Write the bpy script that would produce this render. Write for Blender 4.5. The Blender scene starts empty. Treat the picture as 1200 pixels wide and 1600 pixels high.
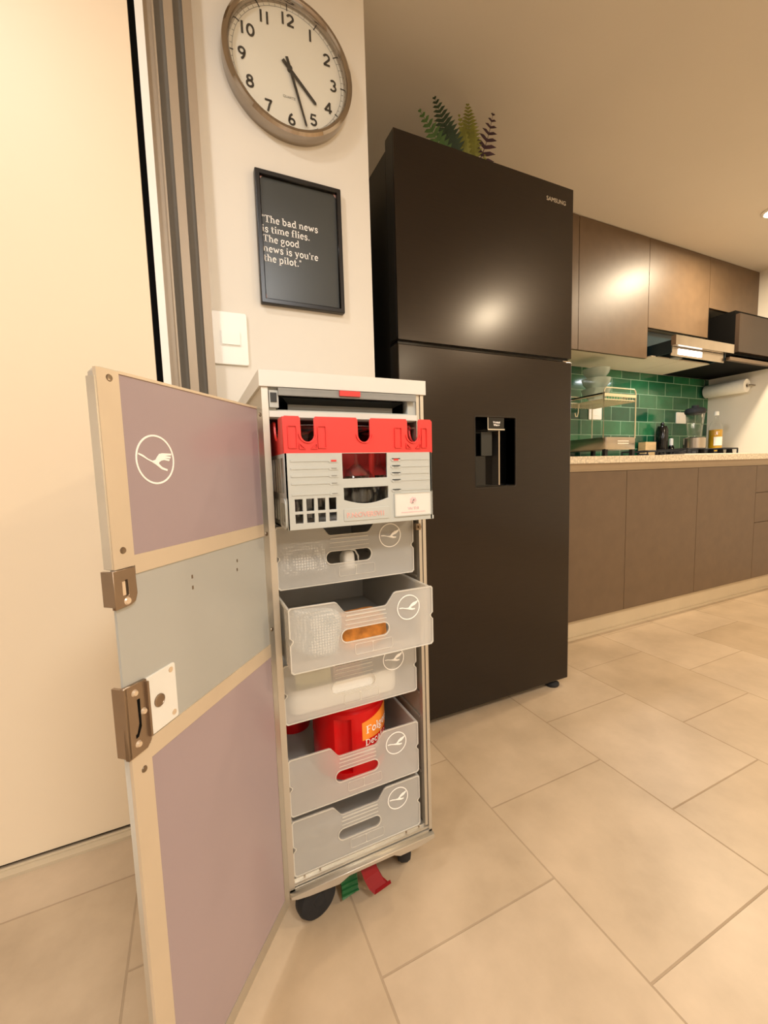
import bpy, bmesh, math, random
from math import pi, sin, cos, radians
from mathutils import Vector, Matrix

random.seed(7)
S = bpy.context.scene
C = S.collection

# ------------------------------------------------------------------ camera
CAM = (-0.1119, -0.7115, 0.8591); YAW = -0.4278; PITCH = -0.0953; ROLL = -0.03; FPX = 651.04
_f = Vector((-sin(YAW)*cos(PITCH), cos(YAW)*cos(PITCH), sin(PITCH)))
_r = Vector((cos(YAW), sin(YAW), 0)); _u = _r.cross(_f)
_r, _u = cos(ROLL)*_r + sin(ROLL)*_u, -sin(ROLL)*_r + cos(ROLL)*_u
cd = bpy.data.cameras.new('camera'); cam = bpy.data.objects.new('camera', cd); C.objects.link(cam)
cam.matrix_world = Matrix(((_r.x, _u.x, -_f.x, CAM[0]), (_r.y, _u.y, -_f.y, CAM[1]), (_r.z, _u.z, -_f.z, CAM[2]), (0, 0, 0, 1)))
cd.sensor_fit = 'HORIZONTAL'; cd.sensor_width = 36; cd.lens = FPX/1200*36
cd.clip_start = 0.02; cd.clip_end = 60
S.camera = cam

# ------------------------------------------------------------------ world, exposure, lights
CEIL = 2.243
EXPOSURE = -0.36
S.view_settings.view_transform = 'Standard'; S.view_settings.look = 'None'
S.view_settings.gamma = 1; S.view_settings.use_curve_mapping = False
S.view_settings.exposure = EXPOSURE
w = bpy.data.worlds.new('world'); S.world = w; w.use_nodes = True
w.node_tree.nodes['Background'].inputs[0].default_value = (1.0, 0.86, 0.68, 1)
w.node_tree.nodes['Background'].inputs[1].default_value = 0.25
WARM = (1.0, 0.82, 0.57); SOFT = (0.97, 0.985, 1.0)
DOWNLIGHTS_AND_FILLS = [  # x, y, watts, colour, lens radius
    (2.39, -1.55, 52, WARM, .065), (2.935, 0.60, 38, WARM, .065), (-0.60, -0.28, 9, SOFT, .065), (0.30, -1.75, 38, SOFT, .24),  # wide last lamp is unseen, added as fill for the trolley front
    (-1.60, -1.2, 26, SOFT, .24), (2.39, -3.3, 40, WARM, .065), (0.3, -3.3, 40, SOFT, .24)]  # all unseen, added as fill for the left door and ambient bounce
for (lx, ly, lw, lc, lr) in DOWNLIGHTS_AND_FILLS:
    ld = bpy.data.lights.new('downlight_or_fill_lamp', 'AREA'); ld.shape = 'DISK'; ld.size = 2*lr; ld.energy = lw; ld.color = lc
    lo = bpy.data.objects.new('downlight_or_fill_lamp', ld); C.objects.link(lo); lo.location = (lx, ly, CEIL-0.022)

# ------------------------------------------------------------------ material helpers
def lin(h):
    h = h.lstrip('#'); o = []
    for i in (0, 2, 4):
        v = int(h[i:i+2], 16)/255
        o.append(v/12.92 if v <= 0.04045 else ((v+0.055)/1.055)**2.4)
    return (*o, 1)
def mat(name, col, rough=0.5, metal=0.0, spec=0.5, noise=None, bump=None, stretch=(1, 1, 1), coat=0.0, emit=None, aniso=0):
    """principled material with a procedural colour variation (noise=(scale, amount)) and bump=(scale, strength)"""
    m = bpy.data.materials.new(name); m.use_nodes = True
    nt = m.node_tree; b = nt.nodes['Principled BSDF']
    c = lin(col) if isinstance(col, str) else col
    b.inputs['Base Color'].default_value = c
    b.inputs['Roughness'].default_value = rough; b.inputs['Metallic'].default_value = metal
    b.inputs['Specular IOR Level'].default_value = spec
    b.inputs['Coat Weight'].default_value = coat
    if aniso: b.inputs['Anisotropic'].default_value = aniso
    if emit:
        b.inputs['Emission Color'].default_value = emit[0]; b.inputs['Emission Strength'].default_value = emit[1]
    if noise or bump:
        tc = nt.nodes.new('ShaderNodeTexCoord'); mp = nt.nodes.new('ShaderNodeMapping')
        mp.inputs['Scale'].default_value = stretch
        nt.links.new(tc.outputs['Object'], mp.inputs[0])
    if noise:
        n = nt.nodes.new('ShaderNodeTexNoise'); n.inputs['Scale'].default_value = noise[0]; n.inputs['Detail'].default_value = 4
        nt.links.new(mp.outputs[0], n.inputs['Vector'])
        r = nt.nodes.new('ShaderNodeValToRGB')
        a = noise[1]
        r.color_ramp.elements[0].position = 0.3; r.color_ramp.elements[1].position = 0.7
        r.color_ramp.elements[0].color = (c[0]*(1-a), c[1]*(1-a), c[2]*(1-a), 1)
        r.color_ramp.elements[1].color = (min(1, c[0]*(1+a)), min(1, c[1]*(1+a)), min(1, c[2]*(1+a)), 1)
        nt.links.new(n.outputs['Fac'], r.inputs[0]); nt.links.new(r.outputs[0], b.inputs['Base Color'])
    if bump:
        n2 = nt.nodes.new('ShaderNodeTexNoise'); n2.inputs['Scale'].default_value = bump[0]; n2.inputs['Detail'].default_value = 3
        nt.links.new(mp.outputs[0], n2.inputs['Vector'])
        bp = nt.nodes.new('ShaderNodeBump'); bp.inputs['Strength'].default_value = bump[1]; bp.inputs['Distance'].default_value = 0.002
        nt.links.new(n2.outputs['Fac'], bp.inputs['Height']); nt.links.new(bp.outputs[0], b.inputs['Normal'])
    return m
def frosted(name, col, clear, rough=0.35):
    """milky translucent plastic: diffuse + translucent + gloss, part of the light passing straight"""
    m = bpy.data.materials.new(name); m.use_nodes = True
    nt = m.node_tree; N = nt.nodes; L = nt.links
    N.remove(N['Principled BSDF']); out = N['Material Output']
    c = lin(col)
    tc = N.new('ShaderNodeTexCoord'); no = N.new('ShaderNodeTexNoise'); no.inputs['Scale'].default_value = 25
    L.new(tc.outputs['Object'], no.inputs['Vector'])
    rp = N.new('ShaderNodeValToRGB'); rp.color_ramp.elements[0].color = (c[0]*.93, c[1]*.93, c[2]*.93, 1); rp.color_ramp.elements[1].color = c
    L.new(no.outputs['Fac'], rp.inputs[0])
    d = N.new('ShaderNodeBsdfDiffuse'); t = N.new('ShaderNodeBsdfTranslucent'); g = N.new('ShaderNodeBsdfGlossy'); tr = N.new('ShaderNodeBsdfTransparent')
    L.new(rp.outputs[0], d.inputs[0]); L.new(rp.outputs[0], t.inputs[0])
    g.inputs['Roughness'].default_value = rough
    a1 = N.new('ShaderNodeMixShader'); a1.inputs[0].default_value = 0.35; L.new(d.outputs[0], a1.inputs[1]); L.new(t.outputs[0], a1.inputs[2])
    a2 = N.new('ShaderNodeMixShader'); a2.inputs[0].default_value = clear; L.new(a1.outputs[0], a2.inputs[1]); L.new(tr.outputs[0], a2.inputs[2])
    lw = N.new('ShaderNodeLayerWeight'); lw.inputs[0].default_value = 0.5
    pw = N.new('ShaderNodeMath'); pw.operation = 'POWER'; pw.inputs[1].default_value = 4; L.new(lw.outputs['Facing'], pw.inputs[0])
    fr = N.new('ShaderNodeMath'); fr.operation = 'MULTIPLY_ADD'; fr.inputs[1].default_value = 0.5; fr.inputs[2].default_value = 0.04; L.new(pw.outputs[0], fr.inputs[0])
    a3 = N.new('ShaderNodeMixShader'); L.new(fr.outputs[0], a3.inputs[0]); L.new(a2.outputs[0], a3.inputs[1]); L.new(g.outputs[0], a3.inputs[2])
    L.new(a3.outputs[0], out.inputs[0])
    return m
def glassy(name, tint=(1, 1, 1, 1), refl=1.5):
    """thin clear glass: transparent with fresnel reflection"""
    m = bpy.data.materials.new(name); m.use_nodes = True
    nt = m.node_tree; N = nt.nodes; L = nt.links
    N.remove(N['Principled BSDF']); out = N['Material Output']
    g = N.new('ShaderNodeBsdfGlossy'); g.inputs['Roughness'].default_value = 0.03
    tr = N.new('ShaderNodeBsdfTransparent'); tr.inputs[0].default_value = tint
    lw = N.new('ShaderNodeLayerWeight'); lw.inputs[0].default_value = 0.5
    pw = N.new('ShaderNodeMath'); pw.operation = 'POWER'; pw.inputs[1].default_value = 3.5; L.new(lw.outputs['Facing'], pw.inputs[0])
    ma = N.new('ShaderNodeMath'); ma.operation = 'MULTIPLY_ADD'; ma.inputs[1].default_value = 0.85; ma.inputs[2].default_value = 0.05; L.new(pw.outputs[0], ma.inputs[0])
    a = N.new('ShaderNodeMixShader'); L.new(ma.outputs[0], a.inputs[0]); L.new(tr.outputs[0], a.inputs[1]); L.new(g.outputs[0], a.inputs[2])
    L.new(a.outputs[0], out.inputs[0])
    return m

# ------------------------------------------------------------------ object helpers
WM = {}
def wm(o): return WM.get(o.name, Matrix.Identity(4))
def link(name, me, m, parent=None, local=False):
    o = bpy.data.objects.new(name, me); C.objects.link(o)
    if m is not None and not me.materials: me.materials.append(m)
    if parent is not None:
        if not local: me.transform(wm(parent).inverted())
        o.parent = parent; WM[o.name] = wm(parent).copy()
    else: WM[o.name] = Matrix.Identity(4)
    return o
def obj(name, bm, m, parent=None, bevel=0, seg=2, local=False, smooth=False):
    if bevel:
        es = [e for e in bm.edges if len(e.link_faces) == 2 and e.calc_face_angle(0) > 0.7]
        if es: bmesh.ops.bevel(bm, geom=es, offset=bevel, segments=seg, affect='EDGES', clamp_overlap=True)
    bmesh.ops.recalc_face_normals(bm, faces=bm.faces[:])
    me = bpy.data.meshes.new(name); bm.to_mesh(me); bm.free()
    if smooth:
        for p in me.polygons: p.use_smooth = True
        try: me.set_sharp_from_angle(angle=radians(35))
        except Exception: pass
    return link(name, me, m, parent, local)
def tag(o, label, cat, group=None):
    o['label'] = label; o['category'] = cat
    if group: o['group'] = group
    return o
def thing(name, label, cat, loc=(0, 0, 0), rotz=0, group=None):
    o = bpy.data.objects.new(name, None); C.objects.link(o); o.location = loc; o.rotation_euler = (0, 0, rotz)
    o.empty_display_size = 0.05
    WM[o.name] = Matrix.Translation(loc) @ Matrix.Rotation(rotz, 4, 'Z')
    return tag(o, label, cat, group)
def struct(o): o['kind'] = 'structure'; return o
def copy_tree(o, parent=None):
    c = o.copy(); C.objects.link(c)
    if parent is not None: c.parent = parent
    for ch in list(o.children): copy_tree(ch, c)
    return c
def base_me_at_origin(o):
    """put a single-mesh thing's origin at the middle of its base"""
    me = o.data; xs = [v.co.x for v in me.vertices]; ys = [v.co.y for v in me.vertices]; zs = [v.co.z for v in me.vertices]
    p = Vector(((min(xs)+max(xs))/2, (min(ys)+max(ys))/2, min(zs))); me.transform(Matrix.Translation(-p)); o.location = p
    WM[o.name] = Matrix.Translation(p); return o

def box(bm, x0, x1, y0, y1, z0, z1):
    v = [bm.verts.new(p) for p in ((x0,y0,z0),(x1,y0,z0),(x1,y1,z0),(x0,y1,z0),(x0,y0,z1),(x1,y0,z1),(x1,y1,z1),(x0,y1,z1))]
    for f in ((3,2,1,0),(4,5,6,7),(0,1,5,4),(1,2,6,5),(2,3,7,6),(3,0,4,7)): bm.faces.new([v[i] for i in f])
    return bm
def B(*a):
    bm = bmesh.new()
    for q in a: box(bm, *q)
    return bm
def lathe(bm, prof, c=(0, 0, 0), n=32, axis='z', close=True, warp=None):
    """prof: list of (r, h)"""
    rings = []
    for (r, h) in prof:
        if r < 1e-6: rings.append([bm.verts.new(_ax((0, 0, h), axis, c))]); continue
        rg = []
        for i in range(n):
            a = 2*pi*i/n; rr = r if warp is None else warp(a, h, r)
            rg.append(bm.verts.new(_ax((rr*cos(a), rr*sin(a), h), axis, c)))
        rings.append(rg)
    for A, D in zip(rings, rings[1:]):
        for i in range(n):
            j = (i+1) % n
            if len(A) == 1 and len(D) == 1: continue
            if len(A) == 1: bm.faces.new((A[0], D[i], D[j]))
            elif len(D) == 1: bm.faces.new((A[i], A[j], D[0]))
            else: bm.faces.new((A[i], A[j], D[j], D[i]))
    return bm
def _ax(p, axis, c):
    x, y, z = p
    if axis == 'y': x, y, z = x, z, y
    elif axis == 'x': x, y, z = z, x, y
    return (x+c[0], y+c[1], z+c[2])
def L(prof, c=(0, 0, 0), n=32, axis='z'): return lathe(bmesh.new(), prof, c, n, axis)
def tube(bm, pts, r, n=8):
    pts = [Vector(p) for p in pts]; rings = []
    for i, p in enumerate(pts):
        t = (pts[min(i+1, len(pts)-1)] - pts[max(i-1, 0)]).normalized()
        a = t.cross(Vector((0, 0, 1)));
        if a.length < 1e-3: a = t.cross(Vector((1, 0, 0)))
        a.normalize(); b = t.cross(a)
        rr = r[i] if isinstance(r, (list, tuple)) else r
        rings.append([bm.verts.new(p + rr*(cos(2*pi*k/n)*a + sin(2*pi*k/n)*b)) for k in range(n)])
    for A, D in zip(rings, rings[1:]):
        for i in range(n): bm.faces.new((A[i], A[(i+1) % n], D[(i+1) % n], D[i]))
    bm.faces.new(rings[0][::-1]); bm.faces.new(rings[-1])
    return bm
def rrect(x0, x1, y0, y1, r, n=5):
    o = []
    for cx, cy, a0 in ((x1-r, y1-r, 0), (x0+r, y1-r, 90), (x0+r, y0+r, 180), (x1-r, y0+r, 270)):
        for k in range(n+1):
            a = radians(a0+90*k/n); o.append((cx+r*cos(a), cy+r*sin(a)))
    return o
def circ(cx, cy, r, n=40, ry=None): return [(cx+r*cos(2*pi*k/n), cy+(ry or r)*sin(2*pi*k/n)) for k in range(n)]
DG = bpy.context.evaluated_depsgraph_get
def plate_mesh(polys, depth, bev=0.0):
    """2-D outlines (holes by even-odd) filled and extruded; (u,v) -> x,z ; thickness runs from y=0 to y=depth"""
    cu = bpy.data.curves.new('outline', 'CURVE'); cu.dimensions = '2D'; cu.fill_mode = 'BOTH'
    cu.extrude = max(depth/2-bev, 0.00005); cu.bevel_depth = bev; cu.bevel_resolution = 1
    for pl in polys:
        s = cu.splines.new('POLY'); s.points.add(len(pl)-1); s.use_cyclic_u = True
        for p, q in zip(s.points, pl): p.co = (q[0], q[1], 0, 1)
    o = bpy.data.objects.new('outline', cu); C.objects.link(o)
    dg = DG(); dg.update(); me = bpy.data.meshes.new_from_object(o.evaluated_get(dg), depsgraph=dg)
    bpy.data.objects.remove(o); bpy.data.curves.remove(cu)
    # curve plane xy, z thickness  ->  x, z ; y = -z
    me.transform(Matrix.Translation((0, depth/2, 0)) @ Matrix(((1,0,0,0),(0,0,-1,0),(0,1,0,0),(0,0,0,1))))
    me.materials.clear()
    return me
def plate(name, polys, depth, m, parent=None, M=Matrix.Identity(4), local=False, bev=0.0):
    me = plate_mesh(polys, depth, bev); me.transform(M); me.name = name
    return link(name, me, m, parent, local)
def T(x, y, z): return Matrix.Translation((x, y, z))
def join_meshes(mes):
    bm = bmesh.new()
    for me in mes: bm.from_mesh(me)
    return bm
def text_mesh(s, size, align='LEFT', depth=0.0004, bold=0.0, sx=1.0):
    cu = bpy.data.curves.new('t', 'FONT'); cu.body = s; cu.size = size; cu.align_x = align; cu.extrude = depth/2; cu.offset = bold
    o = bpy.data.objects.new('t', cu); C.objects.link(o)
    dg = DG(); dg.update(); me = bpy.data.meshes.new_from_object(o.evaluated_get(dg), depsgraph=dg)
    bpy.data.objects.remove(o); bpy.data.curves.remove(cu)
    me.transform(Matrix(((sx,0,0,0),(0,0,-1,0),(0,1,0,0),(0,0,0,1)))); me.materials.clear()
    return me

# ------------------------------------------------------------------ materials
def world_brick(name, vecmap, bw, rh, mortar, c1, c2, cm, rough, rough_m, noise_amt, noise_scale, bump=0.3, spec=0.5, wave=0.0):
    m = bpy.data.materials.new(name); m.use_nodes = True
    nt = m.node_tree; N = nt.nodes; K = nt.links; b = N['Principled BSDF']
    g = N.new('ShaderNodeNewGeometry'); sp = N.new('ShaderNodeSeparateXYZ'); K.new(g.outputs['Position'], sp.inputs[0])
    cb = N.new('ShaderNodeCombineXYZ')
    for k, (ax, off) in enumerate(vecmap):
        a = N.new('ShaderNodeMath'); a.operation = 'SUBTRACT'; a.inputs[1].default_value = off
        K.new(sp.outputs[ax], a.inputs[0]); K.new(a.outputs[0], cb.inputs[k])
    br = N.new('ShaderNodeTexBrick'); K.new(cb.outputs[0], br.inputs['Vector'])
    br.inputs['Scale'].default_value = 1; br.inputs['Brick Width'].default_value = bw; br.inputs['Row Height'].default_value = rh
    br.inputs['Mortar Size'].default_value = mortar; br.inputs['Mortar Smooth'].default_value = 0.2
    br.inputs['Color1'].default_value = c1; br.inputs['Color2'].default_value = c2; br.inputs['Mortar'].default_value = cm
    br.offset = 0.5; br.offset_frequency = 2
    n = N.new('ShaderNodeTexNoise'); n.inputs['Scale'].default_value = noise_scale; n.inputs['Detail'].default_value = 6; n.inputs['Roughness'].default_value = .6
    K.new(g.outputs['Position'], n.inputs['Vector'])
    rp = N.new('ShaderNodeValToRGB'); a = noise_amt
    rp.color_ramp.elements[0].position = .32; rp.color_ramp.elements[1].position = .68
    rp.color_ramp.elements[0].color = (1-a, 1-a*1.05, 1-a*1.15, 1); rp.color_ramp.elements[1].color = (1, 1, 1, 1)
    K.new(n.outputs['Fac'], rp.inputs[0])
    mx = N.new('ShaderNodeMix'); mx.data_type = 'RGBA'; mx.blend_type = 'MULTIPLY'; mx.inputs['Factor'].default_value = 1
    K.new(br.outputs['Color'], mx.inputs['A']); K.new(rp.outputs[0], mx.inputs['B'])
    K.new(mx.outputs['Result'], b.inputs['Base Color'])
    mr = N.new('ShaderNodeMapRange'); mr.inputs['To Min'].default_value = rough; mr.inputs['To Max'].default_value = rough_m
    K.new(br.outputs['Fac'], mr.inputs['Value']); K.new(mr.outputs[0], b.inputs['Roughness'])
    b.inputs['Specular IOR Level'].default_value = spec
    h = N.new('ShaderNodeMath'); h.operation = 'MULTIPLY_ADD'; h.inputs[1].default_value = -1.0
    K.new(br.outputs['Fac'], h.inputs[0])
    n3 = N.new('ShaderNodeTexNoise'); n3.inputs['Scale'].default_value = 9; K.new(g.outputs['Position'], n3.inputs['Vector'])
    wv = N.new('ShaderNodeMath'); wv.operation = 'MULTIPLY'; wv.inputs[1].default_value = wave; K.new(n3.outputs['Fac'], wv.inputs[0]); K.new(wv.outputs[0], h.inputs[2])
    bp = N.new('ShaderNodeBump'); bp.inputs['Strength'].default_value = bump; bp.inputs['Distance'].default_value = 0.003
    K.new(h.outputs[0], bp.inputs['Height']); K.new(bp.outputs[0], b.inputs['Normal'])
    return m
M_floor = world_brick('stone_floor_tile', (('Y', 0.2825), ('X', 0.5235), ('Z', 0)), 0.407, 0.3985, 0.0022,
                      lin('c9b296'), lin('bfa789'), lin('ad967a'), 0.38, 0.8, 0.22, 5.0, bump=0.5)
M_tile = world_brick('green_metro_tile', (('X', 2.63), ('Z', 0.875), ('Y', 0)), 0.2, 0.1, 0.0022,
                     lin('0b4a34'), lin('357c50'), lin('9dbf9f'), 0.12, 0.6, 0.35, 6.0, bump=0.5, wave=0.6)
M_wall = mat('cream_wall_paint', 'e0d9cc', 0.55, noise=(3, .02), bump=(60, .05))
M_ceil = mat('ceiling_paint', 'ddd4c6', 0.8, noise=(2, .02), bump=(90, .06))
M_kwall = mat('white_kitchen_wall', 'ebe4d8', 0.6, noise=(3, .02))
M_door = mat('cream_door_lacquer', 'ead6b8', 0.5, noise=(1.5, .02))
M_alu_tan = mat('champagne_aluminium', 'a3927c', 0.45, metal=0.3, noise=(8, .05), stretch=(1, 1, .1))
M_channel_shade = mat('channel_shade_grey', '777064', 0.8, noise=(40, .15), stretch=(1, 1, .05))  # jamb metal again, with the shade of its channels put into the colour
M_white = mat('white_plastic', 'f0ece2', 0.35, noise=(5, .02))
M_whitestrip = mat('white_frame_paint', 'efebe2', 0.4, noise=(5, .02))
M_black = mat('black_void', '060504', 0.7, spec=0.1, noise=(6, .2))
M_fridge = mat('dark_brushed_steel', '251c14', 0.31, metal=0.9, noise=(30, .10), stretch=(.4, 1, 14), coat=0.55)
M_fridge.node_tree.nodes['Principled BSDF'].inputs['Coat Roughness'].default_value = 0.21
M_fside = mat('fridge_side_black', '141210', 0.35, noise=(5, .1))
M_gloss_black = mat('gloss_black', '070707', 0.12, noise=(5, .1))
M_cab = mat('taupe_cabinet_laminate', '64503c', 0.43, noise=(18, .07), stretch=(1, 1, 1), bump=(120, .04))
M_cab_in = mat('pale_melamine', 'd8ceba', 0.45, noise=(6, .03))
M_gola = mat('champagne_channel', 'a08c72', 0.35, metal=0.5, noise=(8, .04))
M_plinth = mat('beige_plinth', 'c6b497', 0.45, noise=(6, .04))
M_granite = mat('speckled_granite', 'd9cbb2', 0.25, noise=(90, .28), stretch=(1, 1, 1))
M_alu = mat('trolley_aluminium', 'c4bdb0', 0.38, metal=0.75, noise=(9, .06), stretch=(1, 1, .3), bump=(50, .05))
M_alu_in = mat('trolley_liner', 'a39a8c', 0.5, metal=0.3, noise=(9, .08))
M_alu_bright = mat('polished_aluminium', 'dad5cc', 0.22, metal=0.9, noise=(12, .05))
M_capwhite = mat('pale_grey_cap', 'dcd8ce', 0.35, noise=(9, .03))
M_mauve = mat('mauve_panel', '9c8a8c', 0.26, noise=(3, .03), coat=0.15)
M_sage = mat('grey_green_panel', 'aaa9a2', 0.30, metal=0.1, noise=(4, .03))
M_tan = mat('tan_rail', 'd0bfa6', 0.35, metal=0.35, noise=(9, .04))
M_bronze = mat('bronze_latch', '96836f', 0.34, metal=0.85, noise=(15, .1))
M_rivet = mat('pale_rivet', 'e6d2b8', 0.3, metal=0.6, noise=(20, .05))
M_screw = mat('steel_screw', '8a7a68', 0.3, metal=0.9, noise=(20, .1))
M_ink = mat('white_print', 'f4f0ea', 0.5, noise=(20, .01))
M_greyplastic = mat('grey_plastic', 'b9bab2', 0.45, noise=(8, .03))
M_greydark = mat('dark_grey_plastic', '24241f', 0.5, noise=(8, .06))
M_greymid = mat('mid_grey_plastic', '8b8a84', 0.45, noise=(8, .05))
M_red = mat('red_plastic', 'e23a34', 0.38, noise=(8, .04))
M_redcan = mat('glossy_red_can', 'c8060a', 0.22, spec=0.3, noise=(6, .03))
M_pedal_red = mat('red_pedal', '7c0408', 0.55, spec=0.25, noise=(20, .08))
M_pedal_green = mat('green_pedal', '1d5a2c', 0.5, noise=(20, .12))
M_rubber = mat('black_rubber', '17171a', 0.75, noise=(30, .15))
M_frost = frosted('frosted_polypropylene', 'f6f3ec', 0.66)
M_frost_edge = frosted('frosted_rim', 'f4f0e6', 0.25)
M_glass = glassy('clear_glass', (.985, .99, .985, 1))
M_orange = mat('orange_brown_crust', 'c07a2e', 0.75, noise=(60, .35), bump=(60, .6))
M_sponge = mat('pale_yellow_sponge', 'd8d29a', 0.85, noise=(80, .1), bump=(120, .8))
M_pink = mat('pink_pad', 'd6b0a6', 0.7, noise=(30, .06))
M_chrome = mat('polished_chrome', 'a59b90', 0.05, metal=1.0, noise=(10, .03))
M_steel = mat('stainless_steel', 'b5aa9c', 0.25, metal=0.95, noise=(14, .06), stretch=(1, 1, .2))
M_print = mat('charcoal_print', '3b3d3a', 0.30, noise=(5, .08))
M_pinkcorner = mat('pink_corner_tape', 'c99c92', 0.5, noise=(20, .05))
M_wood = mat('pale_wood_block', 'd9b784', 0.5, noise=(20, .12), stretch=(1, 1, 6))
M_oil = mat('golden_oil', 'c99a12', 0.15, noise=(6, .05))
M_teal = mat('dark_teal_panel', '0f2a33', 0.3, noise=(6, .1))
M_paper = mat('white_paper', 'ece9e0', 0.85, noise=(40, .03), bump=(60, .3))
M_bulb = mat('lamp_lens', 'ffffff', 0.4, emit=((1, .86, .66, 1), 12), noise=(5, .01))
M_hoodlamp = mat('hood_lamp_lens', 'ffffff', 0.4, emit=((.93, .96, 1, 1), 5), noise=(5, .01))
M_wire = mat('ivory_coated_wire', 'e2d7b4', 0.35, noise=(12, .04))
M_pedalgrey = mat('grey_bracket', '8d8478', 0.45, metal=0.5, noise=(12, .1))

# ================================================================== THE SETTING
struct(obj('floor', B((-3.0, 3.95, -4.5, 1.5, -0.1, 0)), M_floor))
struct(obj('ceiling', B((-3.0, 3.95, -4.5, 1.5, CEIL, CEIL+0.1)), M_ceil))
struct(obj('wall_left', B((-0.041, 0.406, 0.46, 1.36, 0, CEIL)), M_wall))       # the stub wall carrying the clock
struct(obj('wall_back', B((0.406, 3.79, 1.36, 1.46, 0, CEIL)), M_kwall))
struct(obj('wall_right', B((3.79, 3.9, -4.4, 1.46, 0, CEIL)), M_kwall))
struct(obj('wall_front', B((-2.9, 3.9, -4.5, -4.4, 0, CEIL)), M_wall))
struct(obj('wall_side', B((-3.0, -2.9, -4.5, 0.7, 0, CEIL)), M_wall))
struct(obj('trim_1', B((1.25, 3.79, 1.352, 1.36, 0.905, 1.53)), M_tile))          # tiled splashback
# sliding door leaf, its jamb and floor track
dr = struct(obj('door_1', B((-2.9, -0.1722, 0.428, 0.462, 0.011, CEIL)), M_door))
struct(obj('trim_2', B((-0.1722, -0.158, 0.447, 0.462, 0, CEIL), (-2.9, -0.17, 0.44, 0.46, 0, 0.011)), M_black))
struct(obj('trim_3', B((-0.158, -0.1415, 0.428, 0.462, 0, CEIL)), M_whitestrip))
jamb = struct(obj('trim_4', B((-0.1415, -0.120, 0.440, 0.462, 0, CEIL), (-0.124, -0.120, 0.428, 0.441, 0, CEIL), (-0.1005, -0.0812, 0.428, 0.462, 0, CEIL), (-0.0605, -0.0408, 0.428, 0.462, 0, CEIL)), M_alu_tan))
struct(obj('trim_5', B((-0.120, -0.1005, 0.446, 0.462, 0, CEIL), (-0.0812, -0.0605, 0.446, 0.462, 0, CEIL)), M_channel_shade))  # recessed channel faces of the jamb, their shade painted as darker grey
struct(obj('trim_6', B((-2.9, -0.175, 0.395, 0.428, 0, 0.004), (-2.9, -0.175, 0.395, 0.401, 0.004, 0.007), (-2.9, -0.175, 0.416, 0.422, 0.004, 0.007)), M_plinth))

# seen and inferred ceiling downlights, plus unseen discs added as fill
def downlight(x, y, r, label):
    t = thing('downlight', label, 'ceiling light', (x, y, CEIL-0.001), 0, 'recessed ceiling downlights')
    obj('trim_ring', L([(r-.017, 0), (r, 0), (r, -0.006), (r-.012, -0.012), (r-.017, 0)], (x, y, CEIL), 32), M_white, t, smooth=True)
    obj('lens', L([(0, -0.004), (r-.018, -0.004), (r-.018, -0.001), (0, -0.001)], (x, y, CEIL), 32), M_bulb, t)
for (lx, ly, lw, lc, lr) in DOWNLIGHTS_AND_FILLS:
    downlight(lx, ly, lr, 'recessed round ceiling downlight near the wall cupboards at right' if ly == 0.60 else 'round ceiling disc out of frame, among inferred downlights and added fill lamps')

# ================================================================== SERVICE TROLLEY
TR = thing('service_trolley', 'narrow aluminium airline galley trolley standing open with drawers, in front of the black fridge', 'trolley', (0.151, 0.2, 0))
TW, TD = 0.302, 0.405
obj('body', B((0, 0.004, 0.012, TD, 0.096, 1.004), (TW-0.004, TW, 0.012, TD, 0.096, 1.004), (0.004, TW-0.004, TD-0.006, TD, 0.096, 1.004), (0.004, TW-0.004, 0.012, TD, 0.096, 0.109)), M_alu, TR)
liner = obj('liner', B((0.006, 0.009, 0.014, TD-0.008, 0.11, 0.955), (0.2905, 0.2935, 0.014, TD-0.008, 0.11, 0.955), (0.009, 0.2905, TD-0.012, TD-0.008, 0.11, 0.955)), M_alu_in, TR)
for zz in (0.228, 0.35, 0.403, 0.528, 0.65, 0.772):
    for xa in (0.009, 0.287): obj('runner', B((xa, xa+.0035, 0.016, TD-0.012, zz-0.004, zz)), M_alu_in, liner)
obj('top_cap', B((-0.004, 0.306, -0.004, TD+0.004, 1.004, 1.030)), M_capwhite, TR, bevel=0.007, seg=3, smooth=True)
fr = obj('front_frame', B((-0.0005, 0.010, 0, 0.014, 0.096, 1.004), (0.2955, 0.3025, 0, 0.014, 0.096, 1.004), (0.288, 0.2945, 0.002, 0.014, 0.112, 1.004),
                     (0.0, 0.3025, 0, 0.014, 0.094, 0.1005), (0.008, 0.2955, 0.003, 0.014, 0.1025, 0.1075), (0.010, 0.290, 0.008, 0.02, 0.1075, 0.112)), M_alu, TR, bevel=0.001)
for xx in (0.03, 0.06, 0.245, 0.275):
    obj('screw', L([(0, -.0005), (0.002, -.0005), (0.002, 0.0005)], (xx, 0.0075, 0.11), 10, 'y'), M_screw, fr)
obj('door_catch', B((0.281, -0.004, 0.0, 0.012, 0.745, 0.757), (0.281, 0.288, -0.006, 0.008, 0.752, 0.757)) if False else B((0.279, 0.289, -0.004, 0.012, 0.7445, 0.757), (0.283, 0.288, -0.008, 0.0, 0.748, 0.7535)), M_screw, TR, bevel=0.001)
plate('bumper', [[(0.002, 0.0955), (0.302, 0.0955), (0.302, 0.088), (0.262, 0.082), (0.222, 0.082), (0.208, 0.0895), (0.112, 0.0895), (0.092, 0.081), (0.035, 0.0845), (0.012, 0.0880), (0.002, 0.0920)]], 0.03, M_alu, TR, T(0, -0.010, 0), bev=0.001)
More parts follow.
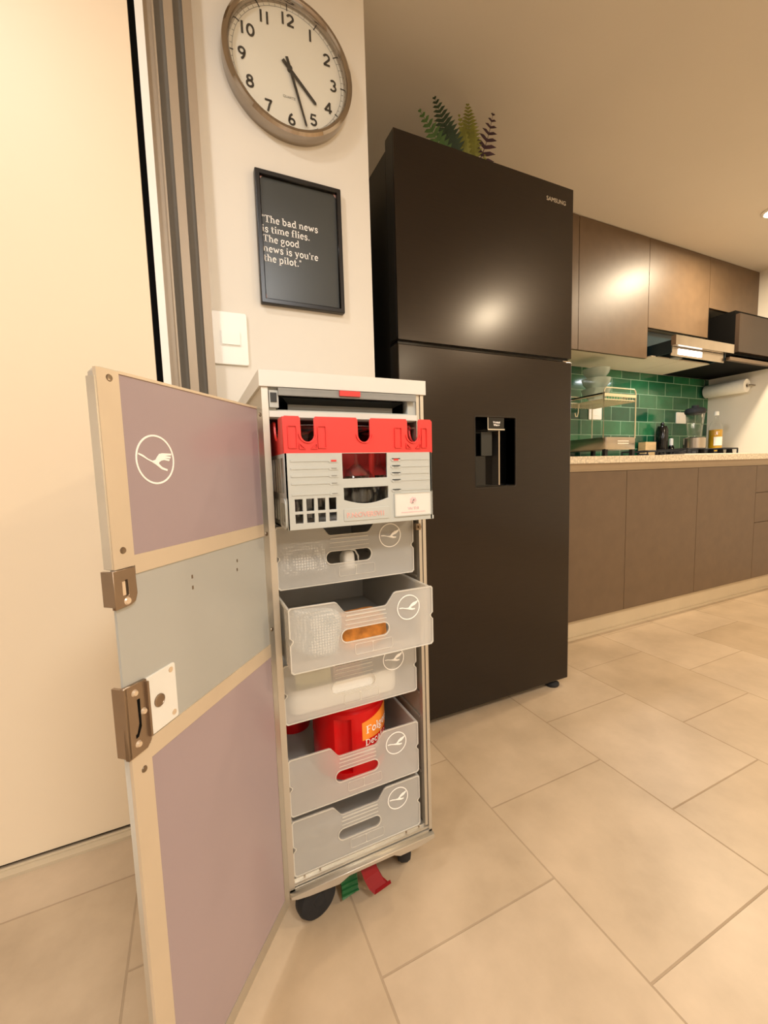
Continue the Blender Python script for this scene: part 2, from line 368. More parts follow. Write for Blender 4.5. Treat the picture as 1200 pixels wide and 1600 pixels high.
# casters
def caster(x, y, spin, lab=None):
    Mx = T(x, y, 0.041) @ Matrix.Rotation(spin, 4, 'Z')
    bm = B((-0.026, 0.026, -0.024, 0.024, 0.034, 0.055), (-0.014, 0.014, 0.018, 0.022, -0.012, 0.036))
    bm.transform(Mx); cs = obj('caster', bm, M_pedalgrey, TR, bevel=0.002)
    bm = lathe(bmesh.new(), [(0.0, -0.015), (0.030, -0.015), (0.037, -0.013), (0.041, -0.006), (0.041, 0.006), (0.037, 0.013), (0.030, 0.015), (0, 0.015)], (0, 0, 0), 36, 'y')
    bm.transform(Mx); obj('wheel', bm, M_rubber, cs, smooth=True)
    bm = lathe(bmesh.new(), [(0.0, -0.0165), (0.011, -0.0165), (0.013, -0.0145)], (0, 0, 0), 20, 'y'); bm.transform(Mx)
    obj('hub_cap', bm, M_rubber, cs, smooth=True)
caster(0.054, 0.028, radians(14)); caster(0.262, 0.062, radians(70)); caster(0.052, 0.345, radians(70)); caster(0.252, 0.345, radians(80))
# brake pedals
def pedal(name, pts, wdt, m):
    bm = bmesh.new(); rows = []
    for i, (x, y, z) in enumerate(pts):
        rows.append([bm.verts.new((x-wdt/2, y-0.002, z)), bm.verts.new((x+wdt/2, y+0.004, z)), bm.verts.new((x+wdt/2, y+0.010, z+0.002)), bm.verts.new((x-wdt/2, y+0.004, z+0.002))])
    for a, b in zip(rows, rows[1:]):
        for k in range(4): bm.faces.new((a[k], a[(k+1) % 4], b[(k+1) % 4], b[k]))
    bm.faces.new(rows[0]); bm.faces.new(rows[-1][::-1])
    return obj(name, bm, m, TR)
pr = pedal('brake_pedal', [(0.157, 0.035, 0.096), (0.160, 0.022, 0.066), (0.165, 0.009, 0.046), (0.171, -0.002, 0.033), (0.179, -0.010, 0.026), (0.184, -0.011, 0.028)], 0.034, M_pedal_red); pr['label'] = 'red strap-like pedal'
pg = pedal('brake_pedal', [(0.122, 0.04, 0.096), (0.1235, 0.036, 0.062), (0.124, 0.028, 0.034), (0.123, 0.022, 0.018), (0.122, 0.018, 0.0135)], 0.036, M_pedal_green); pg['label'] = 'green ribbed pedal'
for k in range(3): obj('tread', B((0.1055, 0.1395, 0.016+0.004*k, 0.0195+0.004*k, 0.0195+0.0075*k, 0.0215+0.0075*k)), M_pedal_green, pg)
# top compartment (grey plastic tray insert)
tc = plate('top_compartment', [[(0.0105, 0.955), (0.2878, 0.955), (0.2878, 1.0035), (0.0105, 1.0035)], [(0.022, 0.9675), (0.272, 0.9675), (0.272, 1.0), (0.022, 1.0)]], 0.02, M_greyplastic, TR, T(0, 0.006, 0), bev=0.001)
obj('rail', B((0.0105, 0.2878, 0.000, 0.01, 0.9555, 0.9655)), M_capwhite, tc, bevel=0.001)
obj('cavity', B((0.02, 0.274, 0.20, 0.204, 0.955, 1.003), (0.02, 0.274, 0.024, 0.204, 0.955, 0.9585), (0.018, 0.021, 0.024, 0.204, 0.955, 1.003), (0.273, 0.276, 0.024, 0.204, 0.955, 1.003)), M_greydark, tc)
obj('handle_lip', B((0.026, 0.284, -0.005, 0.03, 0.9990, 1.0025), (0.026, 0.284, -0.005, 0.002, 0.9905, 0.9992)), M_greymid, tc, bevel=0.0015)
obj('latch_button', B((0.131, 0.1695, -0.0085, 0.004, 0.9935, 1.0025)), M_red, tc, bevel=0.0012)['label'] = 'small red latch button'
fl_ = obj('front_flap', B((0.048, 0.250, 0.030, 0.034, 0.966, 0.9815)), M_greymid, tc, bevel=.001)
bm = bmesh.new(); v = [bm.verts.new(p) for p in ((0.048, 0.030, 0.9815), (0.250, 0.030, 0.9815), (0.266, 0.012, 0.9900), (0.036, 0.012, 0.9900), (0.048, 0.033, 0.9825), (0.250, 0.033, 0.9825), (0.266, 0.015, 0.9910), (0.036, 0.015, 0.9910))]
for f in ((0,1,2,3),(7,6,5,4),(0,4,5,1),(1,5,6,2),(2,6,7,3),(3,7,4,0)): bm.faces.new([v[i] for i in f])
obj('flap_lip', bm, M_greydark, tc)
sb = obj('side_button', B((0.0115, 0.0265, -0.001, 0.012, 0.971, 0.9985)), M_greyplastic, tc, bevel=0.001)
obj('button_insert', B((0.0135, 0.0235, -0.0025, 0.004, 0.9795, 0.9945)), M_greydark, sb, bevel=0.0008)

# emblem: a stylised crane in a ring
CRANE = [(-.84,.25),(-.62,.17),(-.40,.03),(-.18,-.05),(-.02,-.01),(.08,.12),(.20,.24),(.36,.27),(.86,.27),(.84,.19),(.50,.17),(.82,.14),(.79,.06),(.48,.07),(.76,.02),(.70,-.05),(.44,-.01),
         (.28,-.04),(.17,-.10),(.14,-.16),(.30,-.30),(.60,-.40),(.57,-.47),(.28,-.40),(.02,-.23),(-.20,-.11),(-.42,-.02),(-.66,.10),(-.86,.19)]
CRANE2 = [(-.82,.06),(-.55,.05),(-.25,-.03),(.0,-.04),(.10,.06),(.22,.20),(.42,.33),(.62,.37),(.84,.44),(.76,.26),(.56,.10),(.32,.02),(.18,-.04),(.34,-.13),(.58,-.16),(.54,-.25),(.30,-.27),(.05,-.2),(-.2,-.12),(-.5,-.04),(-.80,-.02)]
def emblem(parent, cx, cz, r, y, crane, ring=0.075, M=Matrix.Identity(4), local=True, name='emblem'):
    polys = [circ(cx, cz, r, 48), circ(cx, cz, r*(1-ring), 48), [(cx+r*px, cz+r*pz) for px, pz in crane]]
    return plate(name, polys, 0.0006, M_ink, parent, M @ T(0, y, 0), local)

# ---- trolley door (open ~130 degrees), local frame: X along the leaf from the hinge, Y towards the viewer's side
TH = -2.2609
DM = T(-0.001, -0.008, 0) @ Matrix.Rotation(TH, 4, 'Z')
# local Y must be the visible side: Rotation gives Y = (-sin, cos) = (0.771,-0.637), which faces the viewer
door = link('door', (lambda me: me)(bpy.data.meshes.new('door')), None, TR)
DT = 0.0105
bm = bmesh.new()
core = plate_mesh([[(0.001, 0.087), (0.003, 0.0845), (0.290, 0.0845), (0.2925, 0.087), (0.2925, 0.5745), (0.268, 0.5745), (0.268, 0.7705), (0.2925, 0.7705), (0.2925, 0.962), (0.2865, 0.968), (0.003, 0.968), (0.001, 0.966)]], DT-0.003)
core.transform(DM @ T(0, -DT, 0)); core.transform(wm(TR).inverted())
bm.from_mesh(core); bm.to_mesh(door.data); bm.free(); door.data.materials.append(M_alu)
def dp(name, bm, m, bevel=0, par=None, smooth=False):
    bm.transform(DM); return obj(name, bm, m, par or door, bevel=bevel, smooth=smooth)
def dplate(name, polys, y, depth, m, bev=0):
    return plate(name, polys, depth, m, door, DM @ T(0, y, 0), bev=bev)
dp('upper_panel', B((0.0165, 0.268, -0.004, -0.0012, 0.781, 0.9655)), M_mauve)['label'] = 'mauve upper door panel with white crane emblem'
dp('middle_panel', B((0.0165, 0.2935, -0.0045, -0.0016, 0.5745, 0.7705)), M_sage)['label'] = 'grey-green recessed middle door panel'
dp('lower_panel', B((0.0165, 0.268, -0.004, -0.0012, 0.108, 0.5585)), M_mauve)['label'] = 'large mauve lower door panel'
dp('edge_rail', B((0.268, 0.2928, -0.004, 0, 0.7705, 0.9665), (0.268, 0.2928, -0.004, 0, 0.0855, 0.5745)), M_tan, bevel=0.001)
dp('edge_bumper', B((0.2925, 0.2950, -DT, -0.0005, 0.7715, 0.958)), M_alu_bright, bevel=0.0008)
dp('hinge_rail', B((0.002, 0.0168, -0.004, 0, 0.0855, 0.9665)), M_alu, bevel=0.001)
dp('cross_rail', B((0.0165, 0.2682, -0.004, 0, 0.7615, 0.7812)), M_tan, bevel=0.0008)
dp('cross_rail', B((0.0165, 0.2682, -0.004, 0, 0.5580, 0.5797)), M_tan, bevel=0.0008)
dp('bottom_rail', B((0.0165, 0.268, -0.004, 0, 0.0855, 0.1085)), M_alu, bevel=0.0008)
dp('top_rail', B((0.0165, 0.268, -0.004, 0.0, 0.9645, 0.9675)), M_tan)
# emblem is mirrored because local X runs to the viewer's left
polys = [circ(0.2282, 0.8805, 0.0272, 48), circ(0.2282, 0.8805, 0.0252, 48), [(0.2282-0.0272*px, 0.8805+0.0272*pz) for px, pz in CRANE]]
dplate('emblem', polys, -0.0013, 0.0006, M_ink)
# latches
ul = dplate('upper_latch', [[(0.2715, 0.7695), (0.2965, 0.7695), (0.2965, 0.732), (0.279, 0.7325), (0.2735, 0.735), (0.2708, 0.742)], rrect(0.2800, 0.2850, 0.742, 0.7595, 0.002)], -0.002, 0.0045, M_bronze, bev=0.0006)
dp('latch_edge', B((0.2940, 0.2972, -DT-0.002, 0.002, 0.734, 0.7695)), M_bronze, bevel=0.0015, par=ul)
dp('latch_pin', B((0.2845, 0.2880, 0.0, 0.003, 0.744, 0.758)), M_rivet, bevel=0.001, par=ul)
dp('rivet', L([(0, 0.004), (0.003, 0.004), (0.0042, 0.0025)], (0.2830, 0, 0.7372), 16, 'y'), M_rivet, par=ul, smooth=True)
ll = dplate('lower_latch', [[(0.2700, 0.6475), (0.2968, 0.6500), (0.2975, 0.5745), (0.275, 0.5745), (0.2695, 0.580)]], -0.002, 0.005, M_bronze, bev=0.0006)
plate('latch_slot', [[(0.2800, 0.632), (0.2832, 0.632), (0.2828, 0.606), (0.2860, 0.597), (0.2880, 0.596), (0.2880, 0.5925), (0.2850, 0.5930), (0.2805, 0.602)]], 0.0005, M_black, ll, DM @ T(0, 0.0029, 0))
dp('latch_flange', B((0.2695, 0.2722, 0.0, 0.006, 0.585, 0.646)), M_bronze, bevel=0.0008, par=ll)
dp('latch_edge', B((0.2945, 0.2978, -DT-0.002, 0.003, 0.5755, 0.6495)), M_bronze, bevel=0.0015, par=ll)
for (ux, uz) in ((0.2855, 0.6405), (0.2765, 0.6160), (0.2860, 0.5855)):
    dp('rivet', L([(0, 0.0055), (0.0025, 0.0055), (0.0038, 0.003)], (ux, 0, uz), 16, 'y'), M_rivet, par=ll, smooth=True)
lp = dplate('lock_plate', [rrect(0.2265, 0.2700, 0.5815, 0.6465, 0.0025)], -0.0022, 0.0026, M_capwhite, bev=0.0004)
dp('lock_button', L([(0, 0.0018), (0.0055, 0.0018), (0.0058, 0.0022), (0.0070, 0.0018), (0.0072, 0.0)], (0.2525, 0, 0.6145), 24, 'y'), M_bronze, par=lp, smooth=True)
for (ux, uz) in ((0.2330, 0.6405), (0.2325, 0.5890)):
    dp('screw', L([(0, 0.0011), (0.0030, 0.0011), (0.0034, 0.0)], (ux, 0, uz), 16, 'y'), M_rivet, par=lp, smooth=True)
for (ux, uz) in ((0.279, 0.9585), (0.281, 0.7885), (0.279, 0.552), (0.0085, 0.9565), (0.0095, 0.7640), (0.0095, 0.6025)):
    s = dp('screw', L([(0, 0.0006), (0.0030, 0.0010), (0.0036, 0.0)], (ux, 0, uz), 14, 'y'), M_screw, smooth=True)
for ux, uz in ((0.1849, 0.7372), (0.1852, 0.7235), (0.0912, 0.7372), (0.0925, 0.7242)): dp('rivet_hole', B((ux-0.0011, ux+0.0011, -0.0018, -0.0012, uz-0.0022, uz+0.0022)), M_screw)

# ---- plastic drawers
DW, DH, DDp = 0.2685, 0.1115, 0.345
FRONT = [(0.0, 0.004), (0.004, 0.0), (DW-0.004, 0.0), (DW, 0.004), (DW, 0.049), (DW-0.0045, 0.054), (DW-0.0045, 0.0575), (DW, 0.0615), (DW, 0.1085), (DW-0.003, 0.1115),
         (0.1925, 0.1115), (0.1880, 0.1095), (0.1745, 0.0915), (0.1705, 0.0893), (0.0985, 0.0893), (0.0945, 0.0910), (0.0815, 0.1085), (0.0775, 0.1105), (0.003, 0.1115), (0, 0.1085), (0, 0.0615), (0.0045, 0.0575), (0.0045, 0.054), (0, 0.049)]
SLOT = rrect(0.0890, 0.1770, 0.0365, 0.0590, 0.0110, 8)
def make_drawer(loc):
    bm = B((0.002, 0.0042, 0.0022, DDp, 0.002, 0.107), (DW-0.0042, DW-0.002, 0.0022, DDp, 0.002, 0.107), (0.0042, DW-0.0042, DDp-0.002, DDp, 0.002, 0.095), (0.0042, DW-0.0042, 0.0022, DDp-0.002, 0.001, 0.0032))
    t = obj('drawer', bm, M_frost, TR, local=True); t.location = Vector(loc)-TR.location
    def sub(o): return o
    plate('front_panel', [FRONT, SLOT], 0.0022, M_frost, t, T(0, 0, 0), True)
    plate('rim', [FRONT, SLOT, [(DW/2+(x-DW/2)*0.985, 0.0555+(z-0.0555)*0.966) for x, z in FRONT], [(0.133+(x-0.133)*1.035, 0.04775+(z-0.04775)*1.13) for x, z in SLOT]], 0.0012, M_frost_edge, t, T(0, -0.0011, 0), True)
    for q in ((0.0975, 0.1715, -0.0014, 0.0, 0.0815, 0.0835), (0.0960, 0.1730, -0.0012, 0.0, 0.0745, 0.0758), (0.0960, 0.1730, -0.0012, 0.0, 0.0665, 0.0675)):
        obj('grip_ridge', B(q), M_frost_edge, t, local=True)
    plate('label_slot', [rrect(0.112, 0.184, 0.011, 0.030, .004), rrect(0.1127, 0.145, 0.0117, 0.0293, .003), rrect(0.1457, 0.1833, 0.0117, 0.0293, .003)], 0.0008, M_frost_edge, t, T(0, -0.0008, 0), True)
    for q in ((-0.0005, 0.003, 0.002, DDp, 0.104, 0.1085), (DW-0.003, DW+0.0005, 0.002, DDp, 0.104, 0.1085)):
        obj('side_flange', B(q), M_frost_edge, t, local=True)
    for yy in (0.008, 0.020, 0.032):
        for xa in (0.0006, DW-0.0022): obj('side_rib', B((xa, xa+.0016, yy, yy+.004, 0.004, 0.104)), M_frost, t, local=True)
    emblem(t, 0.2175, 0.0785, 0.0232, -0.0008, CRANE2)['label'] = 'white line emblem of a crane in a ring'
    return t
drawer_locs = [(0.0105, 0.010, 0.6590), (0.0130, -0.055, 0.5345), (0.0105, 0.010, 0.4110), (0.0110, 0.010, 0.2330), (0.0115, 0.010, 0.1125)]
D0 = make_drawer(drawer_locs[0]); D0['label'] = 'frosted plastic drawer'
for loc in drawer_locs[1:]:
    d = copy_tree(D0, TR); d.location = Vector(loc)-TR.location

# ---- drawer contents
def dotted(name, base, dots, rough=0.6, scale=190):
    m = mat(name, base, rough); nt = m.node_tree; N = nt.nodes; K = nt.links
    tcn = N.new('ShaderNodeTexCoord'); vo = N.new('ShaderNodeTexVoronoi'); vo.inputs['Scale'].default_value = scale; vo.inputs['Randomness'].default_value = 0
    K.new(tcn.outputs['Object'], vo.inputs['Vector'])
    rp = N.new('ShaderNodeValToRGB'); rp.color_ramp.elements[0].color = lin(dots); rp.color_ramp.elements[1].color = lin(base)
    rp.color_ramp.elements[0].position = .30; rp.color_ramp.elements[1].position = .42
    K.new(vo.outputs['Distance'], rp.inputs[0]); K.new(rp.outputs[0], N['Principled BSDF'].inputs['Base Color'])
    return m
M_bag = dotted('dark_dotted_mesh', '4c585e', 'ffffff', scale=200); M_bag2 = dotted('pale_dotted_mesh', '8e9a9c', 'f4f2ec', scale=210)
def lump(bm, c, s, seed, n=3, amp=.12, p=0.6):
    rnd = random.Random(seed); r = bmesh.ops.create_icosphere(bm, subdivisions=n, radius=1)
    ph = [rnd.uniform(0, 6.28) for _ in range(6)]
    for v in r['verts']:
        q = v.co.copy(); k = 1+amp*(sin(3*q.x+ph[0])*cos(2.5*q.y+ph[1])+.6*sin(5*q.z+ph[2]+2*q.x))
        f = lambda a: math.copysign(abs(a)**p, a)
        v.co = Vector((f(q.x)*s[0]*k+c[0], f(q.y)*s[1]*k+c[1], f(q.z)*s[2]*k+c[2]))
    return bm
o = tag(obj('mesh_pouch', lump(bmesh.new(), (0.063, 0.041, 0.706), (0.042, 0.022, 0.034), 3), M_bag, smooth=True), 'dark dotted mesh pouch behind the left side of the topmost drawer front', 'pouch'); base_me_at_origin(o)
o = tag(obj('mesh_pouch', lump(bmesh.new(), (0.068, -0.018, 0.588), (0.043, 0.025, 0.040), 5), M_bag2, smooth=True), 'pale dotted mesh pouch behind the left side of the pulled-out drawer front', 'pouch'); base_me_at_origin(o)
pt = thing('power_plug', 'white plug with cord glimpsed through the handle slot of the topmost drawer', 'plug', (0.155, 0.05, 0.6635))
obj('plug_body', lump(bmesh.new(), (0.152, 0.045, 0.692), (0.013, 0.016, 0.018), 4, 3, .06), M_white, pt, smooth=True)
obj('cord', tube(bmesh.new(), [(0.150, 0.05, 0.700), (0.158, 0.048, 0.711), (0.170, 0.05, 0.708), (0.178, 0.055, 0.695), (0.18, 0.06, 0.675), (0.165, 0.065, 0.668), (0.14, 0.07, 0.6665)], 0.0018), M_white, pt, smooth=True)
o = tag(obj('bread_loaf', lump(bmesh.new(), (0.152, 0.0, 0.571), (0.050, 0.034, 0.031), 9, 4, .04, .5), M_orange, smooth=True), 'orange-brown loaf seen through the handle slot of the pulled-out drawer', 'loaf'); base_me_at_origin(o)
# white tub + sponge + pink pad in the third drawer
def openbox(x0, x1, y0, y1, z0, z1, t, r):
    bm = bmesh.new(); n = 6
    rings = [[bm.verts.new((p[0], p[1], z)) for p in rrect(x0+i, x1-i, y0+i, y1-i, max(r-i, .002), n)] for i, z in ((0.004, z0), (0, z0+.006), (0, z1), (t, z1), (t+.003, z0+.005))]
    for a, b in zip(rings, rings[1:]):
        for k in range(len(a)): bm.faces.new((a[k], a[(k+1) % len(a)], b[(k+1) % len(a)], b[k]))
    bm.faces.new(rings[0][::-1]); bm.faces.new(rings[-1]); return bm
o = tag(obj('plastic_tub', openbox(0.022, 0.243, 0.020, 0.19, 0.4165, 0.4640, .003, .02), M_white, smooth=True), 'white plastic tub showing through the drawer above the coffee canister', 'tub'); base_me_at_origin(o)
o = tag(obj('sponge', B((0.038, 0.106, 0.036, 0.10, 0.4225, 0.492)), M_sponge, bevel=.006, smooth=True), 'pale yellow sponge standing in the white tub', 'sponge'); base_me_at_origin(o)
o = tag(obj('sponge', B((0.112, 0.170, 0.036, 0.09, 0.4225, 0.488)), M_pink, bevel=.004, smooth=True), 'dull pink sponge pad beside the yellow one in the white tub', 'sponge'); base_me_at_origin(o)
# coffee canister
CX, CY, CR = 0.165, 0.115, 0.078
can = thing('coffee_canister', 'glossy red plastic coffee canister with an orange label standing in the trolley drawer', 'canister', (CX, CY, 0.2365))
def grip(a, h, r):
    d = (a - radians(243)+pi) % (2*pi) - pi
    k = max(0, 1-(abs(d)/0.22)**4) if 0.255 < h < 0.368 else 0
    return r - 0.009*k
prof = [(0, .2365), (CR-.006, .2365), (CR-.001, .2405), (CR, .247), (CR, .2545), (CR, .2555), (CR, .30), (CR, .34), (CR, .3675), (CR, .3685), (CR, .378), (CR-.004, .382), (CR-.003, .384), (CR-.003, .392), (CR-.006, .394), (0, .394)]
bm = lathe(bmesh.new(), prof, (CX, CY, 0), 96, 'z', warp=grip)
obj('can_body', bm, M_redcan, can, smooth=True)
def wrap(me, a0, z0, rad):
    for v in me.vertices:
        a = a0 + v.co.x/rad; y = rad - v.co.y
        v.co = Vector((CX+y*cos(a), CY+y*sin(a), z0+v.co.z))
    return me
m_lab = mat('orange_label', 'f08a2c', 0.35, noise=(18, .18)); m_black2 = mat('dark_label', '1c0d0c', 0.4, noise=(10, .1))
bm = bmesh.new(); NN = 16
for k in range(NN):
    for (b0, b1, t0, t1) in ((0.3185, 0.3185, 0.356+.018*k/NN, 0.356+.018*(k+1)/NN),):
        a = [radians(271)+1.15*j/NN for j in (k, k+1)]
        vs = [bm.verts.new((CX+(CR+.0006)*cos(q), CY+(CR+.0006)*sin(q), z)) for q, z in ((a[0], b0), (a[1], b1), (a[1], t1), (a[0], t0))]
        bm.faces.new(vs)
lb = obj('label', bm, m_lab, can); lb['label'] = 'orange printed label'
tb = thing('red_tub', 'dark red round tub standing behind the coffee canister at the left', 'tub', (0.078, 0.290, 0.2365))
obj('tub_body', L([(0, .2365), (.040, .2365), (.045, .255), (.050, .36), (.050, .366), (0, .366)], (0.078, 0.290, 0), 40), M_redcan, tb, smooth=True)
obj('lid', L([(.052, .366), (.052, .375), (.048, .377), (0, .377), (0, .366)], (0.078, 0.290, 0), 40), M_redcan, tb, smooth=True)

# ================================================================== GLASS RACK
RX0, RX1, RY0, RY1 = 0.0195, 0.2815, -0.060, 0.335
GR = thing('glass_rack', 'grey plastic glass rack with a red collar sliding out of the trolley top', 'rack', ((RX0+RX1)/2, 0.14, 0.7725))
smile = [(0.1132, 0.8150), (0.1132, 0.8357), (0.1950, 0.8357), (0.1950, 0.8150)] + [(0.1950-0.0818*k/10, 0.8150-0.0080*sin(pi*k/10)) for k in range(1, 10)]
holes = [[(x0, z0), (x0+0.0135, z0), (x0+0.0135, z0+h), (x0, z0+h)] for x0 in (0.0315, 0.0500, 0.0685, 0.0872) for z0, h in ((0.7815, 0.0155), (0.8005, 0.0205))]
plate('front_wall', [[(RX0+.001, 0.7725), (RX1+.003, 0.7725), (RX1+.003, 0.778), (RX1+.001, 0.7785), (RX1+.001, 0.822), (RX1, 0.824), (RX1, 0.8925), (RX0, 0.8925), (RX0, 0.824), (RX0+.001, 0.822)], smile, [(0.1125, 0.8497), (0.1940, 0.8497), (0.1940, 0.8925-.0004), (0.1125, 0.8925-.0004)]] + holes, 0.0035, M_greyplastic, GR, T(0, RY0, 0), bev=0.0005)
for xa, xb, xt in ((0.028, 0.105, 0.0895), (0.2005, 0.277, 0.2020)):
    for z in (0.8800, 0.8680, 0.8560, 0.8440, 0.8270):
        pl_ = [(xa, z-.0008), (xt, z-.0008), (xt+.0012, z-.003), (xt+.0158, z-.003), (min(xt+.017, xb), z-.0008), (xb, z-.0008), (xb, z+.0008), (min(xt+.017, xb), z+.0008), (xt+.0158, z+.003), (xt+.0012, z+.003), (xt, z+.0008), (xa+.03, z+.0008), (xa+.027, z+.0024), (xa, z+.0024)]
        tr_ = plate('tier_ridge', [pl_], 0.0011, M_greyplastic, GR, T(0, RY0-0.0009, 0))
        red_ = z > .875
        st_ = obj('tier_slot', B((xt+.004, xt+.013, RY0-0.0016, RY0-.0008, z-(.0014 if red_ else .0006), z+(.0014 if red_ else .0006))), M_red if red_ else M_greymid, tr_)
        if red_: st_['label'] = 'small red slot'
sidepoly = [[(RY0, 0.7725), (RY1, 0.7725), (RY1, 0.8925), (RY0, 0.8925)]]
sh_ = []
for k in range(16):
    y0 = RY0+0.016+0.0235*k
    sh_ += [[(y0, 0.783), (y0+0.017, 0.783), (y0+0.017, 0.818), (y0, 0.818)], [(y0, 0.830), (y0+0.017, 0.830), (y0+0.017, 0.886), (y0, 0.886)]]
RZ = Matrix(((0, -1, 0, 0), (1, 0, 0, 0), (0, 0, 1, 0), (0, 0, 0, 1)))   # x->y, y->-x
plate('side_wall', sidepoly + sh_, 0.003, M_greyplastic, GR, T(RX0+0.003, 0, 0) @ RZ)
plate('side_wall', sidepoly + sh_, 0.003, M_greyplastic, GR, T(RX1, 0, 0) @ RZ)
plate('back_wall', [[(RX0, 0.7725), (RX1, 0.7725), (RX1, 0.8925), (RX0, 0.8925)]], 0.003, M_greyplastic, GR, T(0, RY1-0.003, 0))
obj('base', B((RX0, RX1, RY0+.0035, RY1, 0.7725, 0.7755)), M_greyplastic, GR)
plate('side_handle', [rrect(RY0+0.001, RY0+0.045, 0.773, 0.822, 0.010), rrect(RY0+0.005, RY0+0.040, 0.778, 0.815, 0.008)], 0.003, M_greyplastic, GR, T(RX0+0.0005, 0, 0) @ RZ)
def notch(cx, hw, zt, zb, n=8):
    r = hw*0.95
    return [(cx-hw-.0025, zt), (cx-hw-.0005, zt-.003), (cx-hw, zb+r)] + [(cx-r*cos(pi*k/n), zb+r-r*sin(pi*k/n)) for k in range(1, n)] + [(cx+hw, zb+r), (cx+hw+.0005, zt-.003), (cx+hw+.0025, zt)]
def collar(x0, x1, ncs, hw, zt=0.9490, zb=0.9095):
    p = [(x0, 0.8925), (x0, zt-.003), (x0+.003, zt)]
    for c in ncs: p += notch(c, hw, zt, zb)
    p += [(x1-.003, zt), (x1, zt-.003), (x1, 0.8925)]
    return p
NC = (0.0575, 0.1530, 0.2455)
rc = plate('red_collar', [collar(RX0, RX1+.002, NC, 0.0112)], 0.004, M_red, GR, T(0, RY0, 0), bev=0.0008)
rc['label'] = 'red collar tier with U-shaped notches'
for (a, b) in ((0.026, 0.040), (0.0735, 0.0870), (0.2090, 0.2225), (0.262, 0.273)):
    plate('moulded_line', [rrect(a, b, 0.9000, 0.9350, .0015), rrect(a+.0009, b-.0009, 0.9009, 0.9341, .001)], 0.0022, M_red, rc, T(0, RY0-0.0022, 0))
for c in NC[:1]+NC[2:]:
    for s in (-1, 1):
        tri = [(c+s*0.004, 0.8990), (c+s*0.0145, 0.8990), (c+s*0.0145, 0.9085)]
        g = (sum(q[0] for q in tri)/3, sum(q[1] for q in tri)/3)
        plate('moulded_line', [tri, [(g[0]+(q[0]-g[0])*.72, g[1]+(q[1]-g[1])*.72) for q in tri]], 0.0022, M_red, rc, T(0, RY0-0.0022, 0))
for c in NC:
    arc = [(c+0.0150*cos(a), 0.9230+0.0150*sin(a)) for a in [pi+pi*k/12 for k in range(13)]]; arc2 = [(c+0.0136*cos(a), 0.9230+0.0136*sin(a)) for a in [2*pi-pi*k/12 for k in range(13)]]
    plate('moulded_line', [arc+arc2], 0.0022, M_red, rc, T(0, RY0-0.0022, 0))
sp = [[(RY0+.004, 0.8925)] + [(RY0+.004, 0.946), (RY0+.007, 0.949)] + notch(RY0+0.060, 0.02, 0.949, 0.915) + notch(RY0+0.15, 0.02, 0.949, 0.915) + notch(RY0+0.24, 0.02, 0.949, 0.915) + [(RY1-.003, 0.949), (RY1, 0.946), (RY1, 0.8925)]]
plate('collar_side', sp, 0.004, M_red, GR, T(RX0+0.004, 0, 0) @ RZ, bev=0.0006)
plate('collar_side', sp, 0.004, M_red, GR, T(RX1+0.002, 0, 0) @ RZ, bev=0.0006)
plate('collar_back', [collar(RX0, RX1+.002, NC, 0.0112)], 0.004, M_red, GR, T(0, RY1-.004, 0))
dv = []
for xx in (0.107, 0.199): dv.append((xx-.0015, xx+.0015, 0.125, RY1-.006, 0.853, 0.925))
for yy in (0.125, 0.22): dv.append((RX0+.005, RX1-.005, yy-.0015, yy+.0015, 0.853, 0.925))
for q in dv: obj('divider', B(q), M_red, GR)
for xx, pr_ in ((0.1135, 0.0065), (0.1165+.0815, 0.0055)):
    obj('post', L([(pr_, 0.845), (pr_, 0.905), (0.0, 0.905)], (xx, 0.018, 0), 20), M_red, GR, smooth=True)
# label cards
ct = plate('label_strip', [rrect(0.1125, 0.1945, 0.7800, 0.8000, .0015)], 0.0016, M_greyplastic, GR, T(0, RY0-0.0012, 0), bev=.0003)
m_pale = mat('faded_red_print', 'dca79c', 0.6, noise=(60, .2)); m_pk = mat('faded_pink_print', 'e3b7b8', 0.6, noise=(60, .2))
me = text_mesh('P.N:OVERSVI1', 0.0118, bold=.0002, sx=.98); me.transform(T(0.1165, RY0-0.0016, 0.7855)); link('lettering', me, m_pale, ct)
cc = plate('label_card', [rrect(0.2060, 0.2775, 0.7815, 0.8215, .001)], 0.0016, M_capwhite, GR, T(0, RY0-0.0016, 0), bev=.0003)
plate('card_frame', [rrect(0.2050, 0.2790, 0.7805, 0.8225, .0015), rrect(0.2068, 0.2772, 0.7823, 0.8207, .001)], 0.0024, M_greyplastic, cc, T(0, RY0-0.0024, 0))
rosette = []
for k in range(7):
    a = 2*pi*k/7; rosette.append(circ(0.2420+.0048*cos(a), 0.8075+.0048*sin(a), .0021, 10))
rosette.append([(0.238, 0.803), (0.2465, 0.8115), (0.2475, 0.8105), (0.239, 0.802)])
plate('printed_mark', rosette, 0.0004, m_pk, cc, T(0, RY0-0.0021, 0))
me = text_mesh('VN THI', 0.0068, 'CENTER', bold=.0001); me.transform(T(0.2420, RY0-0.0019, 0.7918)); link('lettering', me, m_pk, cc)
plate('printed_line', [[(0.2180, 0.7870), (0.2660, 0.7870), (0.2660, 0.7882), (0.2180, 0.7882)]], 0.0004, m_pk, cc, T(0, RY0-0.0021, 0))
